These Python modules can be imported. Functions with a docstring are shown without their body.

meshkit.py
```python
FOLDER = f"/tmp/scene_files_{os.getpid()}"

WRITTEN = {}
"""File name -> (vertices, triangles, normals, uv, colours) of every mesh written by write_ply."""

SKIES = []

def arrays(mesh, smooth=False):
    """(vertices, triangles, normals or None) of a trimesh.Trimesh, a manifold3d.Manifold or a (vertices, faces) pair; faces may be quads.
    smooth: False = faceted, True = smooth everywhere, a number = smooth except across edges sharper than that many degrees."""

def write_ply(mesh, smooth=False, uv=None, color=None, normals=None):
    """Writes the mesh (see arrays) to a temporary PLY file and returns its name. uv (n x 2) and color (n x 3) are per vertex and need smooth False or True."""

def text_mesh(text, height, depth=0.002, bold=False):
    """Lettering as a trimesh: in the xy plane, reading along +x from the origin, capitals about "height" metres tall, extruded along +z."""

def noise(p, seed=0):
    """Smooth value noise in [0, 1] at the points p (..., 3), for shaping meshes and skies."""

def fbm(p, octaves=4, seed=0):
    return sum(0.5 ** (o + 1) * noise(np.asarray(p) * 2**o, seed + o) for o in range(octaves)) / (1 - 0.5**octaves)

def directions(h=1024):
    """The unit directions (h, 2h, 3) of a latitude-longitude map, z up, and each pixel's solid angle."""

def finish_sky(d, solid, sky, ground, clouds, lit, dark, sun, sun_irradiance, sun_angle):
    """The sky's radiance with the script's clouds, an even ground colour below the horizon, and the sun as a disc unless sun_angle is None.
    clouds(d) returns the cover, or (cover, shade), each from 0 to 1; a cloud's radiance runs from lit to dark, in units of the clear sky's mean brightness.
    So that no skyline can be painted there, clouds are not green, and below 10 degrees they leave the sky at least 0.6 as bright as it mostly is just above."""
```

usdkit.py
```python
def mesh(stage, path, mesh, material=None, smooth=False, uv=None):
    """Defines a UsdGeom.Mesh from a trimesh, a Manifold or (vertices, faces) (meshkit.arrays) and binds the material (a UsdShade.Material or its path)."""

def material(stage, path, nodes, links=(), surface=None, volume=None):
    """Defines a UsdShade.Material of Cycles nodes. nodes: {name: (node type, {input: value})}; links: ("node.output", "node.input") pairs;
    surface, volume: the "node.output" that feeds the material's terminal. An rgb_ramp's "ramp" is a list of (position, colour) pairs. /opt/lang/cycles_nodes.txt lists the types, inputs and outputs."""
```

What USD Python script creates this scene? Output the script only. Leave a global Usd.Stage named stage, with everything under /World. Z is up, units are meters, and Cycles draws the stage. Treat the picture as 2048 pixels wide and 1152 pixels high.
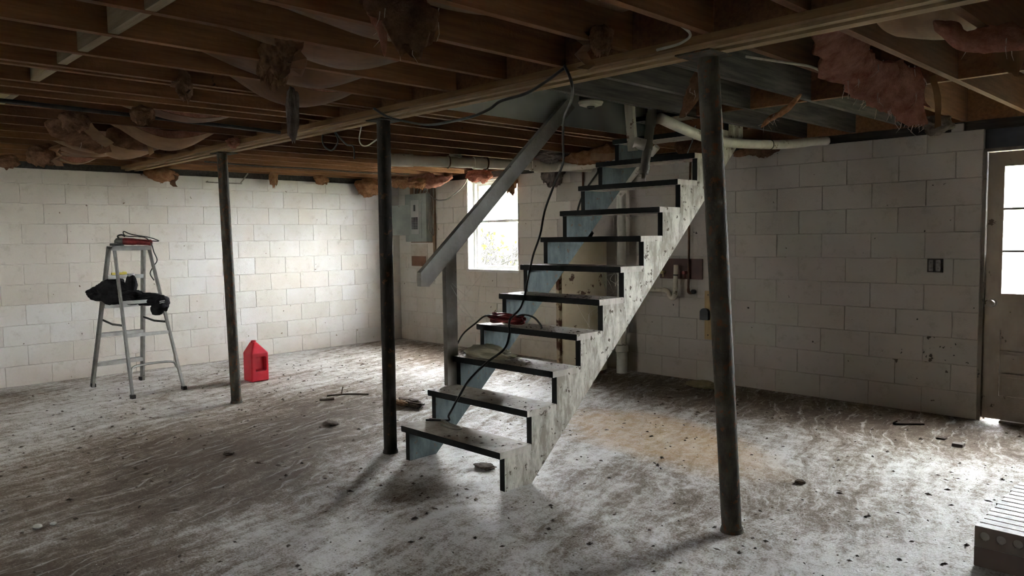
import math, random
import numpy as np
import trimesh
import usdkit, meshkit
from pxr import Usd, UsdGeom, UsdLux, UsdShade, Gf, Sdf, Vt

stage = Usd.Stage.CreateInMemory()
UsdGeom.SetStageUpAxis(stage, 'Z')
UsdGeom.SetStageMetersPerUnit(stage, 1.0)
W = UsdGeom.Xform.Define(stage, '/World').GetPrim()
stage.SetDefaultPrim(W)
RNG = random.Random(11)
NR = np.random.default_rng(11)
PI = math.pi

# ---------------------------------------------------------------- camera, sky, exposure
cam = UsdGeom.Camera.Define(stage, '/World/camera')
cam.CreateHorizontalApertureAttr(36.0)
cam.CreateFocalLengthAttr(1514.57 / 2048 * 36.0)
cam.CreateFStopAttr(0.0)
cam.CreateExposureAttr(1.4)
_r = (0.70256681, 0.71149922, -0.01299019)
_u = (-0.03814128, 0.05587811, 0.99770882)
_f = (-0.71059491, 0.70046163, -0.0663956)
cam.AddTransformOp().Set(Gf.Matrix4d(*_r, 0, *_u, 0, -_f[0], -_f[1], -_f[2], 0, 8.8336, -6.4685, 1.4245, 1))

dome = UsdLux.DomeLight.Define(stage, '/World/sky')
dome.CreateIntensityAttr(16.0)
dome.CreateColorAttr(Gf.Vec3f(0.975, 0.972, 1.0))

# ---------------------------------------------------------------- materials
LOOKS = {}
def mk(name, nodes, links, surface):
    if name not in LOOKS:
        LOOKS[name] = usdkit.material(stage, '/World/Looks/' + name, nodes, links, surface=surface)
    return LOOKS[name]

def plain(name, col, rough=0.6, metal=0.0, spec=0.5, **kw):
    return mk(name, {'p': ('principled_bsdf', dict(base_color=col, roughness=rough, metallic=metal, specular_ior_level=spec, **kw))}, [], 'p.BSDF')

def worn(name, a, b, scale=6.0, stretch=(1, 1, 1), ramp=(0.35, 0.65), rough=0.75, metal=0.0, bump=0.15, bscale=60.0, spots=None, spot_scale=25.0, spot_at=0.66, spec=0.35, detail=6, coord='geo', trans=0):
    """Two-tone grain (a to b) with optional spots of a third colour and a fine relief."""
    src = {'c': ('geometry', {})} if coord == 'geo' else {'c': ('texture_coordinate', {})}
    out = 'c.position' if coord == 'geo' else 'c.object'
    n = {**src, 'm': ('mapping', dict(scale=stretch)), 'n': ('noise_texture', dict(scale=scale, detail=detail, roughness=0.6)),
         'r': ('rgb_ramp', dict(ramp=[(ramp[0], a), (ramp[1], b)])),
         'n2': ('noise_texture', dict(scale=bscale, detail=4)), 'bu': ('bump', dict(strength=bump, distance=0.01)),
         'p': ('principled_bsdf', dict(roughness=rough, metallic=metal, specular_ior_level=spec))}
    l = [(out, 'm.vector'), ('m.vector', 'n.vector'), ('n.fac', 'r.fac'), (out, 'n2.vector'), ('n2.fac', 'bu.height'), ('bu.normal', 'p.normal')]
    col = 'r.color'
    if spots is not None:
        n['n3'] = ('noise_texture', dict(scale=spot_scale, detail=5, roughness=0.7))
        n['r3'] = ('rgb_ramp', dict(ramp=[(spot_at, (0, 0, 0)), (spot_at + 0.03, (1, 1, 1))]))
        n['mx'] = ('mix_color', dict(b=spots))
        l += [(out, 'n3.vector'), ('n3.fac', 'r3.fac'), ('r3.color', 'mx.fac'), (col, 'mx.a')]
        col = 'mx.result'
    l.append((col, 'p.base_color'))
    return mk(name, n, l, 'p.BSDF')

# ---------------------------------------------------------------- mesh helpers
def M(v, f):
    return trimesh.Trimesh(np.asarray(v, float), np.asarray(f, int), process=False)

def cat(*ms):
    ms = [m for q in ms for m in (q if isinstance(q, (list, tuple)) else [q])]
    return trimesh.util.concatenate(ms)

def _chamfer_template():
    v = []
    for sx in (-1, 1):
        for sy in (-1, 1):
            for sz in (-1, 1):
                for k in range(3):
                    d = np.array([sx, sy, sz], float); d[k] *= 0.8
                    v.append(d)
    h = trimesh.convex.convex_hull(np.array(v))
    # keep the template's own order
    idx = [int(np.argmin(((np.array(v) - q) ** 2).sum(1))) for q in h.vertices]
    f = np.array(idx)[h.faces]
    s = np.sign(np.array(v)); k = np.tile(np.arange(3), 8)
    return s, k, f
_CS, _CK, _CF = _chamfer_template()

def cbox(x0, x1, y0, y1, z0, z1, c=0.004):
    """A box with chamfered edges."""
    lo, hi = np.array([x0, y0, z0], float), np.array([x1, y1, z1], float)
    lo, hi = np.minimum(lo, hi), np.maximum(lo, hi)
    c = min(c, 0.45 * (hi - lo).min())
    v = np.where(_CS > 0, hi, lo)
    v[np.arange(24), _CK] -= _CS[np.arange(24), _CK] * c
    return M(v, _CF)

def box(x0, x1, y0, y1, z0, z1):
    m = trimesh.creation.box(bounds=[[min(x0, x1), min(y0, y1), min(z0, z1)], [max(x0, x1), max(y0, y1), max(z0, z1)]])
    return M(m.vertices, m.faces)

def frame_of(p0, p1, up=(0, 0, 1)):
    d = np.asarray(p1, float) - np.asarray(p0, float); L = np.linalg.norm(d); d = d / L
    u = np.asarray(up, float); u = u - d * (u @ d); u /= np.linalg.norm(u)
    return np.column_stack([d, np.cross(u, d), u]), L

def bar(p0, p1, w, h, up=(0, 0, 1), c=0.003, ext=0.0):
    """A chamfered bar from p0 to p1, w wide sideways and h along up."""
    R, L = frame_of(p0, p1, up)
    m = cbox(-ext, L + ext, -w / 2, w / 2, -h / 2, h / 2, c)
    m.vertices = m.vertices @ R.T + np.asarray(p0, float)
    return m

def tube(pts, r, n=8, caps=True):
    pts = np.asarray(pts, float); k = len(pts)
    r = np.broadcast_to(np.asarray(r, float), (k,))
    t = np.gradient(pts, axis=0); t /= np.maximum(np.linalg.norm(t, axis=1, keepdims=True), 1e-9)
    a = np.array([0, 0, 1.0]) if abs(t[0][2]) < 0.9 else np.array([1.0, 0, 0])
    u = np.cross(t[0], a); u /= np.linalg.norm(u); vs = []
    ang = np.arange(n) * 2 * PI / n
    for i in range(k):
        u = u - t[i] * (u @ t[i]); u /= np.linalg.norm(u); w = np.cross(t[i], u)
        vs.append(pts[i] + r[i] * (np.cos(ang)[:, None] * u + np.sin(ang)[:, None] * w))
    v = np.vstack(vs); f = []
    for i in range(k - 1):
        for j in range(n):
            a0, b0 = i * n + j, i * n + (j + 1) % n
            f += [[a0, b0, b0 + n], [a0, b0 + n, a0 + n]]
    if caps:
        v = np.vstack([v, pts[0], pts[-1]]); c0, c1 = k * n, k * n + 1
        for j in range(n):
            f += [[c0, (j + 1) % n, j], [c1, (k - 1) * n + j, (k - 1) * n + (j + 1) % n]]
    return M(v, f)

def smooth_path(pts, n=8):
    """Catmull-Rom through the points."""
    P = np.asarray(pts, float); P = np.vstack([2 * P[0] - P[1], P, 2 * P[-1] - P[-2]]); out = []
    for i in range(1, len(P) - 2):
        for t in np.arange(n) / n:
            a, b, c, d = P[i - 1:i + 3]
            out.append(0.5 * (2 * b + (c - a) * t + (2 * a - 5 * b + 4 * c - d) * t * t + (3 * b - a - 3 * c + d) * t ** 3))
    out.append(P[-2]); return np.array(out)

def lathe(profile, n=24, at=(0, 0, 0)):
    """profile: (radius, z) pairs, turned about z."""
    pr = np.asarray(profile, float); k = len(pr); ang = np.arange(n) * 2 * PI / n
    v = np.array([[r * math.cos(a), r * math.sin(a), z] for r, z in pr for a in ang]); f = []
    for i in range(k - 1):
        for j in range(n):
            a, b = i * n + j, i * n + (j + 1) % n
            f += [[a, b, b + n], [a, b + n, a + n]]
    v = np.vstack([v, [0, 0, pr[0][1]], [0, 0, pr[-1][1]]])
    for j in range(n):
        f += [[k * n, (j + 1) % n, j], [k * n + 1, (k - 1) * n + j, (k - 1) * n + (j + 1) % n]]
    return M(v + np.asarray(at, float), f)

def turned(m, p0, d):
    """Moves a mesh built along +z so that z runs along d, its origin at p0."""
    d = np.asarray(d, float); d /= np.linalg.norm(d)
    a = np.array([1.0, 0, 0]) if abs(d[0]) < 0.9 else np.array([0, 1.0, 0])
    u = np.cross(a, d); u /= np.linalg.norm(u); w = np.cross(d, u)
    m.vertices = m.vertices @ np.column_stack([u, w, d]).T + np.asarray(p0, float)
    return m

def prism(poly, a0, a1, plane='yz'):
    """Extrudes a polygon (pairs in the named plane) between a0 and a1 on the third axis."""
    from shapely.geometry import Polygon
    m = trimesh.creation.extrude_polygon(Polygon(poly), a1 - a0, engine='earcut')
    v = np.array(m.vertices); f = np.array(m.faces)
    if plane == 'yz': v = np.column_stack([v[:, 2] + a0, v[:, 0], v[:, 1]])
    elif plane == 'xz': v = np.column_stack([v[:, 0], v[:, 2] + a0, v[:, 1]]); f = f[:, ::-1]
    else: v = np.column_stack([v[:, 0], v[:, 1], v[:, 2] + a0])
    return M(v, f)

def blob(center, size, seed=0, sub=3, rough=0.35, freq=2.5, droop=0.0):
    """A ragged lump: an icosphere pushed about by noise; droop draws its lower side into hanging tatters."""
    m = trimesh.creation.icosphere(sub); v = np.array(m.vertices)
    k = 1 + rough * 2 * (meshkit.fbm(v * freq + seed * 7.3, 4, seed) - 0.5)
    k += 0.08 * rough * (NR.random(len(v)) - 0.5)
    v = v * k[:, None]
    if droop:
        low = np.clip(-v[:, 2], 0, None); v[:, 2] -= droop * low * (meshkit.noise(v * 4.0 + seed, seed + 3) > 0.5) * meshkit.noise(v * 5.0, seed + 5)
    return M(v * np.asarray(size) + np.asarray(center), m.faces)

# ---------------------------------------------------------------- scene graph helpers
USED = {}
ORD = ['first', 'second', 'third', 'fourth', 'fifth', 'sixth', 'seventh', 'eighth', 'ninth', 'tenth', 'eleventh', 'twelfth', 'thirteenth', 'fourteenth', 'fifteenth', 'sixteenth', 'seventeenth', 'eighteenth', 'nineteenth']
def numbered(parent, name):
    k = (parent, name); n = USED.get(k, 0); USED[k] = n + 1
    return name if n == 0 else '%s_%03d' % (name, n)

def path_of(parent): return '/World' if parent is None else str(parent.GetPath())

def obj(name, mesh, mat, parent=None, smooth=False, label=None):
    pp = path_of(parent)
    p = usdkit.mesh(stage, pp + '/' + numbered(pp, name), mesh, mat, smooth=smooth).GetPrim()
    if label: p.SetCustomDataByKey('label', label)
    return p

def tag(p, label, cat_, group=None, kind=None):
    p.SetCustomDataByKey('label', label); p.SetCustomDataByKey('category', cat_)
    if group: p.SetCustomDataByKey('group', group)
    if kind: p.SetCustomDataByKey('kind', kind)
    return p

def thing(name, label=None, cat_=None, group=None, loc=(0, 0, 0)):
    x = UsdGeom.Xform.Define(stage, '/World/' + numbered('/World', name))
    if any(loc): x.AddTranslateOp().Set(Gf.Vec3d(*map(float, loc)))
    p = x.GetPrim()
    if label: tag(p, label, cat_, group)
    return p

def struct(name, label=None, cat_=None):
    p = thing(name); p.SetCustomDataByKey('kind', 'structure')
    if label: tag(p, label, cat_)
    return p

def group_in(name, parent):
    pp = path_of(parent)
    return UsdGeom.Xform.Define(stage, pp + '/' + numbered(pp, name)).GetPrim()

# ================================================================= LARGE STRUCTURE
C = 0.2032
ZJ, ZB, ZT = 2.25, 2.20, 2.18          # joist underside, girder underside, top of the block walls
XR, YF = 11.0, -7.15                    # right and front walls

def paint_mat(name, base, dark, warm, seed, joint=False):
    # flaked spots where the paint has come off low on the wall by the door
    n = {'g': ('geometry', {}), 'm': ('mapping', dict(location=(seed * 3.1, seed * 1.7, seed))),
         'n1': ('noise_texture', dict(scale=1.3, detail=5, roughness=0.6)), 'r1': ('rgb_ramp', dict(ramp=[(0.38, warm), (0.6, base)])),
         'n2': ('noise_texture', dict(scale=9, detail=8, roughness=0.75)), 'r2': ('rgb_ramp', dict(ramp=[(0.26, (0.66, 0.62, 0.56)), (0.46, (1, 1, 1))])),
         'mul': ('mix_color', dict(blend_type='multiply', fac=0.7)),
         # specks of flaked paint
         'n3': ('noise_texture', dict(scale=16, detail=3, roughness=0.5)), 'r3': ('rgb_ramp', dict(ramp=[(0.735, (0, 0, 0)), (0.755, (1, 1, 1))])), 'mx': ('mix_color', dict(b=dark)),
         'fm': ('mapping', dict(location=(-6.93 / 0.55, 0, -0.50 / 0.42), scale=(1 / 0.55, 1, 1 / 0.42))), 'fg': ('gradient_texture', dict(gradient_type='spherical')), 'fk': ('math', dict(math_type='multiply_add', value2=0.12)),
         # splashed soil along the foot of the wall
         's': ('separate_xyz', {}), 'mr': ('map_range', dict(from_min=0.0, from_max=0.45, to_min=0.62, to_max=0.0, clamp=True)), 'n4': ('noise_texture', dict(scale=4, detail=5)),
         'mm': ('math', dict(math_type='multiply', use_clamp=True)), 'soil': ('mix_color', dict(b=(0.30, 0.22, 0.14))),
         'n5': ('noise_texture', dict(scale=130, detail=5)), 'bu': ('bump', dict(strength=0.35, distance=0.006)),
         'p': ('principled_bsdf', dict(roughness=0.62, specular_ior_level=0.35))}
    l = [('g.position', 'm.vector'), ('m.vector', 'n1.vector'), ('m.vector', 'n2.vector'), ('m.vector', 'n3.vector'), ('m.vector', 'n4.vector'), ('m.vector', 'n5.vector'),
         ('n1.fac', 'r1.fac'), ('n2.fac', 'r2.fac'), ('r1.color', 'mul.a'), ('r2.color', 'mul.b'), ('mul.result', 'mx.a'), ('n3.fac', 'fk.value3'), ('g.position', 'fm.vector'), ('fm.vector', 'fg.vector'), ('fg.fac', 'fk.value1'), ('fk.value', 'r3.fac'), ('r3.color', 'mx.fac'),
         ('g.position', 's.vector'), ('s.z', 'mr.value'), ('mr.result', 'mm.value1'), ('n4.fac', 'mm.value2'), ('mm.value', 'soil.fac'), ('mx.result', 'soil.a'),
         ('soil.result', 'p.base_color'), ('n5.fac', 'bu.height'), ('bu.normal', 'p.normal')]
    return mk(name, n, l, 'p.BSDF')

PAINT = [paint_mat('wall_paint_a', (0.75, 0.725, 0.67), (0.16, 0.11, 0.08), (0.70, 0.66, 0.58), 0),  # brighter copy; glow near the window is put into the base
         paint_mat('wall_paint_b', (0.73, 0.70, 0.64), (0.14, 0.10, 0.07), (0.68, 0.64, 0.56), 1),
         paint_mat('wall_paint_c', (0.74, 0.715, 0.66), (0.12, 0.09, 0.06), (0.70, 0.655, 0.57), 2)]
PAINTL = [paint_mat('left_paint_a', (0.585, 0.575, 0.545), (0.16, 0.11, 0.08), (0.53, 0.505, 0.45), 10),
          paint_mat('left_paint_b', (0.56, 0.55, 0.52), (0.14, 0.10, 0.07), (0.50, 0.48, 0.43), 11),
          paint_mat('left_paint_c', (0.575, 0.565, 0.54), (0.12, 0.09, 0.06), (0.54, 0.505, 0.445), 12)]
OLD = [paint_mat('old_paint_a', (0.54, 0.51, 0.45), (0.16, 0.11, 0.08), (0.49, 0.455, 0.39), 3),
       paint_mat('old_paint_b', (0.52, 0.49, 0.43), (0.16, 0.11, 0.08), (0.475, 0.44, 0.38), 4)]
PAINT_SHADED = [paint_mat('shaded_paint_a', (0.51, 0.475, 0.425), (0.06, 0.055, 0.05), (0.47, 0.43, 0.38), 5),  # same wall paint in a darker copy, its shade put into the colour
        paint_mat('shaded_paint_b', (0.475, 0.465, 0.415), (0.07, 0.06, 0.05), (0.465, 0.43, 0.375), 6),
        paint_mat('shaded_paint_c', (0.50, 0.46, 0.425), (0.06, 0.05, 0.05), (0.46, 0.425, 0.38), 7)]
JOINT = paint_mat('joint_paint', (0.60, 0.58, 0.53), (0.2, 0.15, 0.1), (0.50, 0.47, 0.41), 8)
JOINT_SHADED = paint_mat('joint_paint_shaded', (0.45, 0.42, 0.375), (0.1, 0.08, 0.06), (0.41, 0.375, 0.335), 9)  # darker joint copy for the shaded stretch of wall

# floor ------------------------------------------------------------
def floor_mat():
    def ell(k, cx, cy, rx, ry, rot):
        """A soft world-space ellipse (an area of dirt, light or shade with a place of its own): turn about its centre, then scale."""
        c, s_ = math.cos(-rot), math.sin(-rot)
        return {f'a{k}': ('mapping', dict(location=(-(c * cx - s_ * cy), -(s_ * cx + c * cy), 0), rotation=(0, 0, -rot))), f'b{k}': ('mapping', dict(scale=(1 / rx, 1 / ry, 0))), f'l{k}': ('gradient_texture', dict(gradient_type='spherical'))}
    n = {'g': ('geometry', {}),
         'nw': ('noise_texture', dict(scale=0.9, detail=4, roughness=0.6)), 'nwc': ('mix_color', dict(blend_type='subtract', fac=1.0, b=(0.5, 0.5, 0.5), use_clamp=False)), 'nws': ('mix_color', dict(blend_type='multiply', fac=1.0, b=(0.55, 0.55, 0.0), use_clamp=False)), 'wp': ('mix_color', dict(blend_type='add', fac=1.0, use_clamp=False)),
         'ro': ('mapping', dict(rotation=(0, 0, math.radians(-108)))), 'sc': ('mapping', dict(scale=(1.0, 5.5, 1.0))), 'sc2': ('mapping', dict(scale=(1.6, 15.0, 1.0))),
         'st': ('noise_texture', dict(scale=1.7, detail=10, roughness=0.72)), 'sw': ('noise_texture', dict(scale=1.7, detail=8, roughness=0.7)),
         'big': ('noise_texture', dict(scale=0.8, detail=5, roughness=0.6)), 'fine': ('noise_texture', dict(scale=13, detail=9, roughness=0.8)), 'grit': ('noise_texture', dict(scale=95, detail=5, roughness=0.7)),
         **ell(1, 3.75, -4.25, 2.9, 1.25, math.radians(113)), **ell(2, 5.2, -5.75, 1.7, 0.9, math.radians(20)), **ell(3, 2.2, -0.55, 2.4, 0.75, 0), **ell(4, 5.75, -2.05, 1.15, 0.55, math.radians(-10)), **ell(5, 6.1, -0.55, 2.9, 0.95, 0), **ell(6, 6.9, -2.75, 1.2, 0.8, 0),  # the ellipse along the back wall holds brown dirt plus painted shade
         'm1': ('math', dict(math_type='maximum')), 'm2': ('math', dict(math_type='maximum')), 'm3': ('math', dict(math_type='maximum')), 'm6': ('math', dict(math_type='multiply', value2=0.25)), 'm4': ('math', dict(math_type='maximum')),
         'mud': ('math', dict(math_type='multiply_add', value2=0.66, value3=0.05)),
         't1': ('math', dict(math_type='multiply_add', value2=1.35, value3=-0.675)), 't2': ('math', dict(math_type='multiply_add', value2=1.0, value3=-0.30)), 't3': ('math', dict(math_type='multiply_add', value2=1.5, value3=-0.75)), 't4': ('math', dict(math_type='multiply_add', value2=1.2, value3=-0.6)),
         's1': ('math', dict(math_type='add')), 's2': ('math', dict(math_type='add')), 's3': ('math', dict(math_type='add')), 's4': ('math', dict(math_type='add')),
         'ramp': ('rgb_ramp', dict(ramp=[(0.0, (0.61, 0.60, 0.58)), (0.20, (0.47, 0.45, 0.42)), (0.36, (0.29, 0.252, 0.212)), (0.54, (0.155, 0.117, 0.084)), (0.85, (0.085, 0.06, 0.04))])),
         'swr': ('rgb_ramp', dict(ramp=[(0.54, (0, 0, 0)), (0.66, (0.72, 0.72, 0.72))])), 'pale': ('mix_color', dict(b=(0.58, 0.555, 0.52))),
         'rm2': ('math', dict(math_type='multiply', value2=2.6, use_clamp=True)), 'rm': ('math', dict(math_type='multiply', use_clamp=True)), 'rust': ('mix_color', dict(b=(0.56, 0.36, 0.16))),  # ochre dirt, brightened so the window-lit patch is in the colour
         'gr': ('rgb_ramp', dict(ramp=[(0.63, (0, 0, 0)), (0.70, (0.9, 0.9, 0.9))])), 'gm': ('mix_color', dict(b=(0.06, 0.048, 0.038))),
         'h1': ('math', dict(math_type='multiply_add', value2=0.5)), 'h2': ('math', dict(math_type='multiply_add', value2=0.5)), 'bu': ('bump', dict(strength=0.7, distance=0.015)),
         'rr': ('map_range', dict(from_min=0.1, from_max=0.8, to_min=0.5, to_max=0.8, clamp=True)), 'p': ('principled_bsdf', dict(specular_ior_level=0.3))}
    l = [('g.position', 'nw.vector'), ('nw.color', 'nwc.a'), ('nwc.result', 'nws.a'), ('g.position', 'wp.a'), ('nws.result', 'wp.b'), ('wp.result', 'ro.vector'), ('ro.vector', 'sc.vector'), ('ro.vector', 'sc2.vector'), ('sc.vector', 'st.vector'), ('sc2.vector', 'sw.vector'),
         ('g.position', 'big.vector'), ('g.position', 'fine.vector'), ('g.position', 'grit.vector')]
    for k in '123456': l += [('wp.result', f'a{k}.vector'), (f'a{k}.vector', f'b{k}.vector'), (f'b{k}.vector', f'l{k}.vector')]
    l += [('l1.fac', 'm1.value1'), ('l2.fac', 'm1.value2'), ('m1.value', 'm2.value1'), ('l3.fac', 'm2.value2'), ('m2.value', 'm3.value1'), ('l5.fac', 'm3.value2'), ('l6.fac', 'm6.value1'), ('m3.value', 'm4.value1'), ('m6.value', 'm4.value2'), ('m4.value', 'mud.value1'),
          ('st.fac', 't1.value1'), ('big.fac', 't2.value1'), ('fine.fac', 't3.value1'), ('grit.fac', 't4.value1'), ('mud.value', 's1.value1'), ('t1.value', 's1.value2'), ('s1.value', 's2.value1'), ('t2.value', 's2.value2'), ('s2.value', 's3.value1'), ('t3.value', 's3.value2'), ('s3.value', 's4.value1'), ('t4.value', 's4.value2'),
          ('s4.value', 'ramp.fac'), ('sw.fac', 'swr.fac'), ('ramp.color', 'pale.a'), ('swr.color', 'pale.fac'), ('l4.fac', 'rm2.value1'), ('rm2.value', 'rm.value1'), ('fine.fac', 'rm.value2'), ('rm.value', 'rust.fac'), ('pale.result', 'rust.a'),
          ('grit.fac', 'gr.fac'), ('gr.color', 'gm.fac'), ('rust.result', 'gm.a'), ('gm.result', 'p.base_color'),
          ('grit.fac', 'h1.value1'), ('fine.fac', 'h1.value3'), ('st.fac', 'h2.value1'), ('h1.value', 'h2.value3'), ('h2.value', 'bu.height'), ('bu.normal', 'p.normal'), ('s4.value', 'rr.value'), ('rr.result', 'p.roughness')]
    return mk('dirty_slab', n, l, 'p.BSDF')

fl = struct('floor', 'dirty grey concrete slab smeared with brown mud and pale dust', 'floor')
obj('slab', box(-0.2, XR, YF, 0.2, -0.15, 0.0), floor_mat(), fl)

# walls ------------------------------------------------------------
def block(a0, a1, z0, z1, proud):
    """One block face in (along, out, up): chamfered front, open back."""
    g, c, d = 0.0015, 0.0025, 0.03
    lo, hi, zl, zh = a0 + g, a1 - g, z0 + g, z1 - g
    v = []
    for (e, y) in ((0, d), (0, c - proud), (c, -proud)):
        v += [(lo + e, y, zl + e), (hi - e, y, zl + e), (hi - e, y, zh - e), (lo + e, y, zh - e)]
    f = []
    for k in (0, 4):
        for j in range(4):
            a, b = k + j, k + (j + 1) % 4
            f += [[a, b, b + 4], [a, b + 4, a + 4]]
    f += [[8, 9, 10], [8, 10, 11]]
    return np.array(v), np.array(f)

def block_wall(parent, length, offset_odd, to_world, mats, holes=(), start=0.0):
    """Running bond from start to length; holes: (a0, a1, z0, z1)."""
    n = 0
    for k in range(11):
        z0, z1 = k * C, min((k + 1) * C, ZT)
        a = offset_odd + (0 if k % 2 else C) - 60 * 2 * C
        cuts = [a + i * 2 * C for i in range(200) if start < a + i * 2 * C < length]
        edges = [start] + cuts + [length]
        for e0, e1 in zip(edges[:-1], edges[1:]):
            segs = [(e0, e1)]
            for h0, h1, hz0, hz1 in holes:
                if z1 - 0.02 > hz0 and z0 + 0.02 < hz1:
                    nxt = []
                    for s0, s1 in segs:
                        if h1 <= s0 or h0 >= s1: nxt.append((s0, s1))
                        else:
                            if s0 < h0 - 0.02: nxt.append((s0, h0))
                            if s1 > h1 + 0.02: nxt.append((h1, s1))
                    segs = nxt
            for s0, s1 in segs:
                if s1 - s0 < 0.03: continue
                v, f = block(s0, s1, z0, z1, RNG.uniform(0, 0.003))
                obj('block', M(to_world(v), f), mats((s0 + s1) / 2, (z0 + z1) / 2), parent)
                n += 1
    return n

# left wall in the plane x = 0 (runs towards -y)
wl = struct('wall_left', 'white painted concrete block wall behind the ladder and red can', 'wall')
obj('mortar', box(-0.2, -0.0035, YF, 0.0, 0, ZT), JOINT, wl)
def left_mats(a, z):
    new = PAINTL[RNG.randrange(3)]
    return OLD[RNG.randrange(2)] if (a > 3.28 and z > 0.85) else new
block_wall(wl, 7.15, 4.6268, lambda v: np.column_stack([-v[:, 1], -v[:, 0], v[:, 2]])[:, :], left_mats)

# back wall in the plane y = 0, with window and door
WX0, WX1, WZ0, WZ1 = 1.47, 2.39, 1.016, 2.18
DX0, DX1, DZ1 = 7.262, 8.26, 2.18
wb = struct('wall_back', 'painted concrete block wall with the window and the door in it', 'wall')
for x0, x1, z0, z1 in ((-0.2, WX0, 0, ZT), (WX0, WX1, 0, WZ0), (WX1, DX0, 0, ZT), (DX1, XR, 0, ZT)):
    obj('mortar', box(x0, x1, 0.0035, 0.2, z0, z1), JOINT if x1 < 3 else JOINT_SHADED, wb)
obj('block', cbox(7.045, 7.125, 0.002, 0.03, ZT + 0.001, ZJ - 0.012, 0.003), PAINT_SHADED[0], wb)
def back_mats(a, z):
    if a < 3.2: return PAINT[RNG.randrange(3)]
    return PAINT_SHADED[RNG.randrange(3)]
block_wall(wb, XR, 5.4578, lambda v: v, back_mats, holes=((WX0, WX1, WZ0, 3), (DX0, DX1, -1, DZ1)))
# the two walls behind the camera
wf = struct('wall_front', 'painted block wall behind the viewer', 'wall')
FX0, FX1, FZ0 = 1.6, 3.1, 1.50
for b in ((-0.2, FX0, 0, ZT), (FX1, XR, 0, ZT), (FX0, FX1, 0, FZ0)): obj('block_face', box(b[0], b[1], YF - 0.2, YF, b[2], b[3]), PAINT[1], wf)
wr = struct('wall_right', 'painted block wall on the right outside the picture', 'wall')
obj('block_face', box(XR, XR + 0.2, YF - 0.2, 0.2, 0, ZT), PAINT[1], wr)

# ceiling ----------------------------------------------------------
def wood_mat(name, a, b, dark=(0.03, 0.02, 0.014), axis='y', spots=True):
    st = {'y': (14, 1.0, 14), 'x': (1.0, 14, 14), 'z': (14, 14, 1.0)}[axis]
    return worn(name, a, b, scale=3.0, stretch=st, ramp=(0.3, 0.7), rough=0.8, bump=0.2, bscale=40, spots=dark if spots else None, spot_scale=5, spot_at=0.70, spec=0.2)
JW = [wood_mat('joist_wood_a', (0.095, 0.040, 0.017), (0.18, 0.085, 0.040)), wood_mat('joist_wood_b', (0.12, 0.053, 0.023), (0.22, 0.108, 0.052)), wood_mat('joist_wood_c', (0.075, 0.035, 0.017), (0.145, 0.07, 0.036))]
BLACKW = wood_mat('blackened_wood', (0.022, 0.021, 0.021), (0.085, 0.075, 0.066))
GW = wood_mat('girder_wood', (0.13, 0.08, 0.042), (0.24, 0.158, 0.092), axis='x', spots=False)
BW = wood_mat('blocking_wood', (0.22, 0.17, 0.11), (0.33, 0.27, 0.19), axis='x', spots=False)
SUB = worn('subfloor_boards', (0.045, 0.025, 0.015), (0.085, 0.05, 0.03), scale=2, stretch=(1, 10, 10), rough=0.85)
SILL = worn('sill_wood', (0.02, 0.018, 0.016), (0.05, 0.045, 0.04), scale=4, stretch=(1, 8, 8), rough=0.85)

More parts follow.
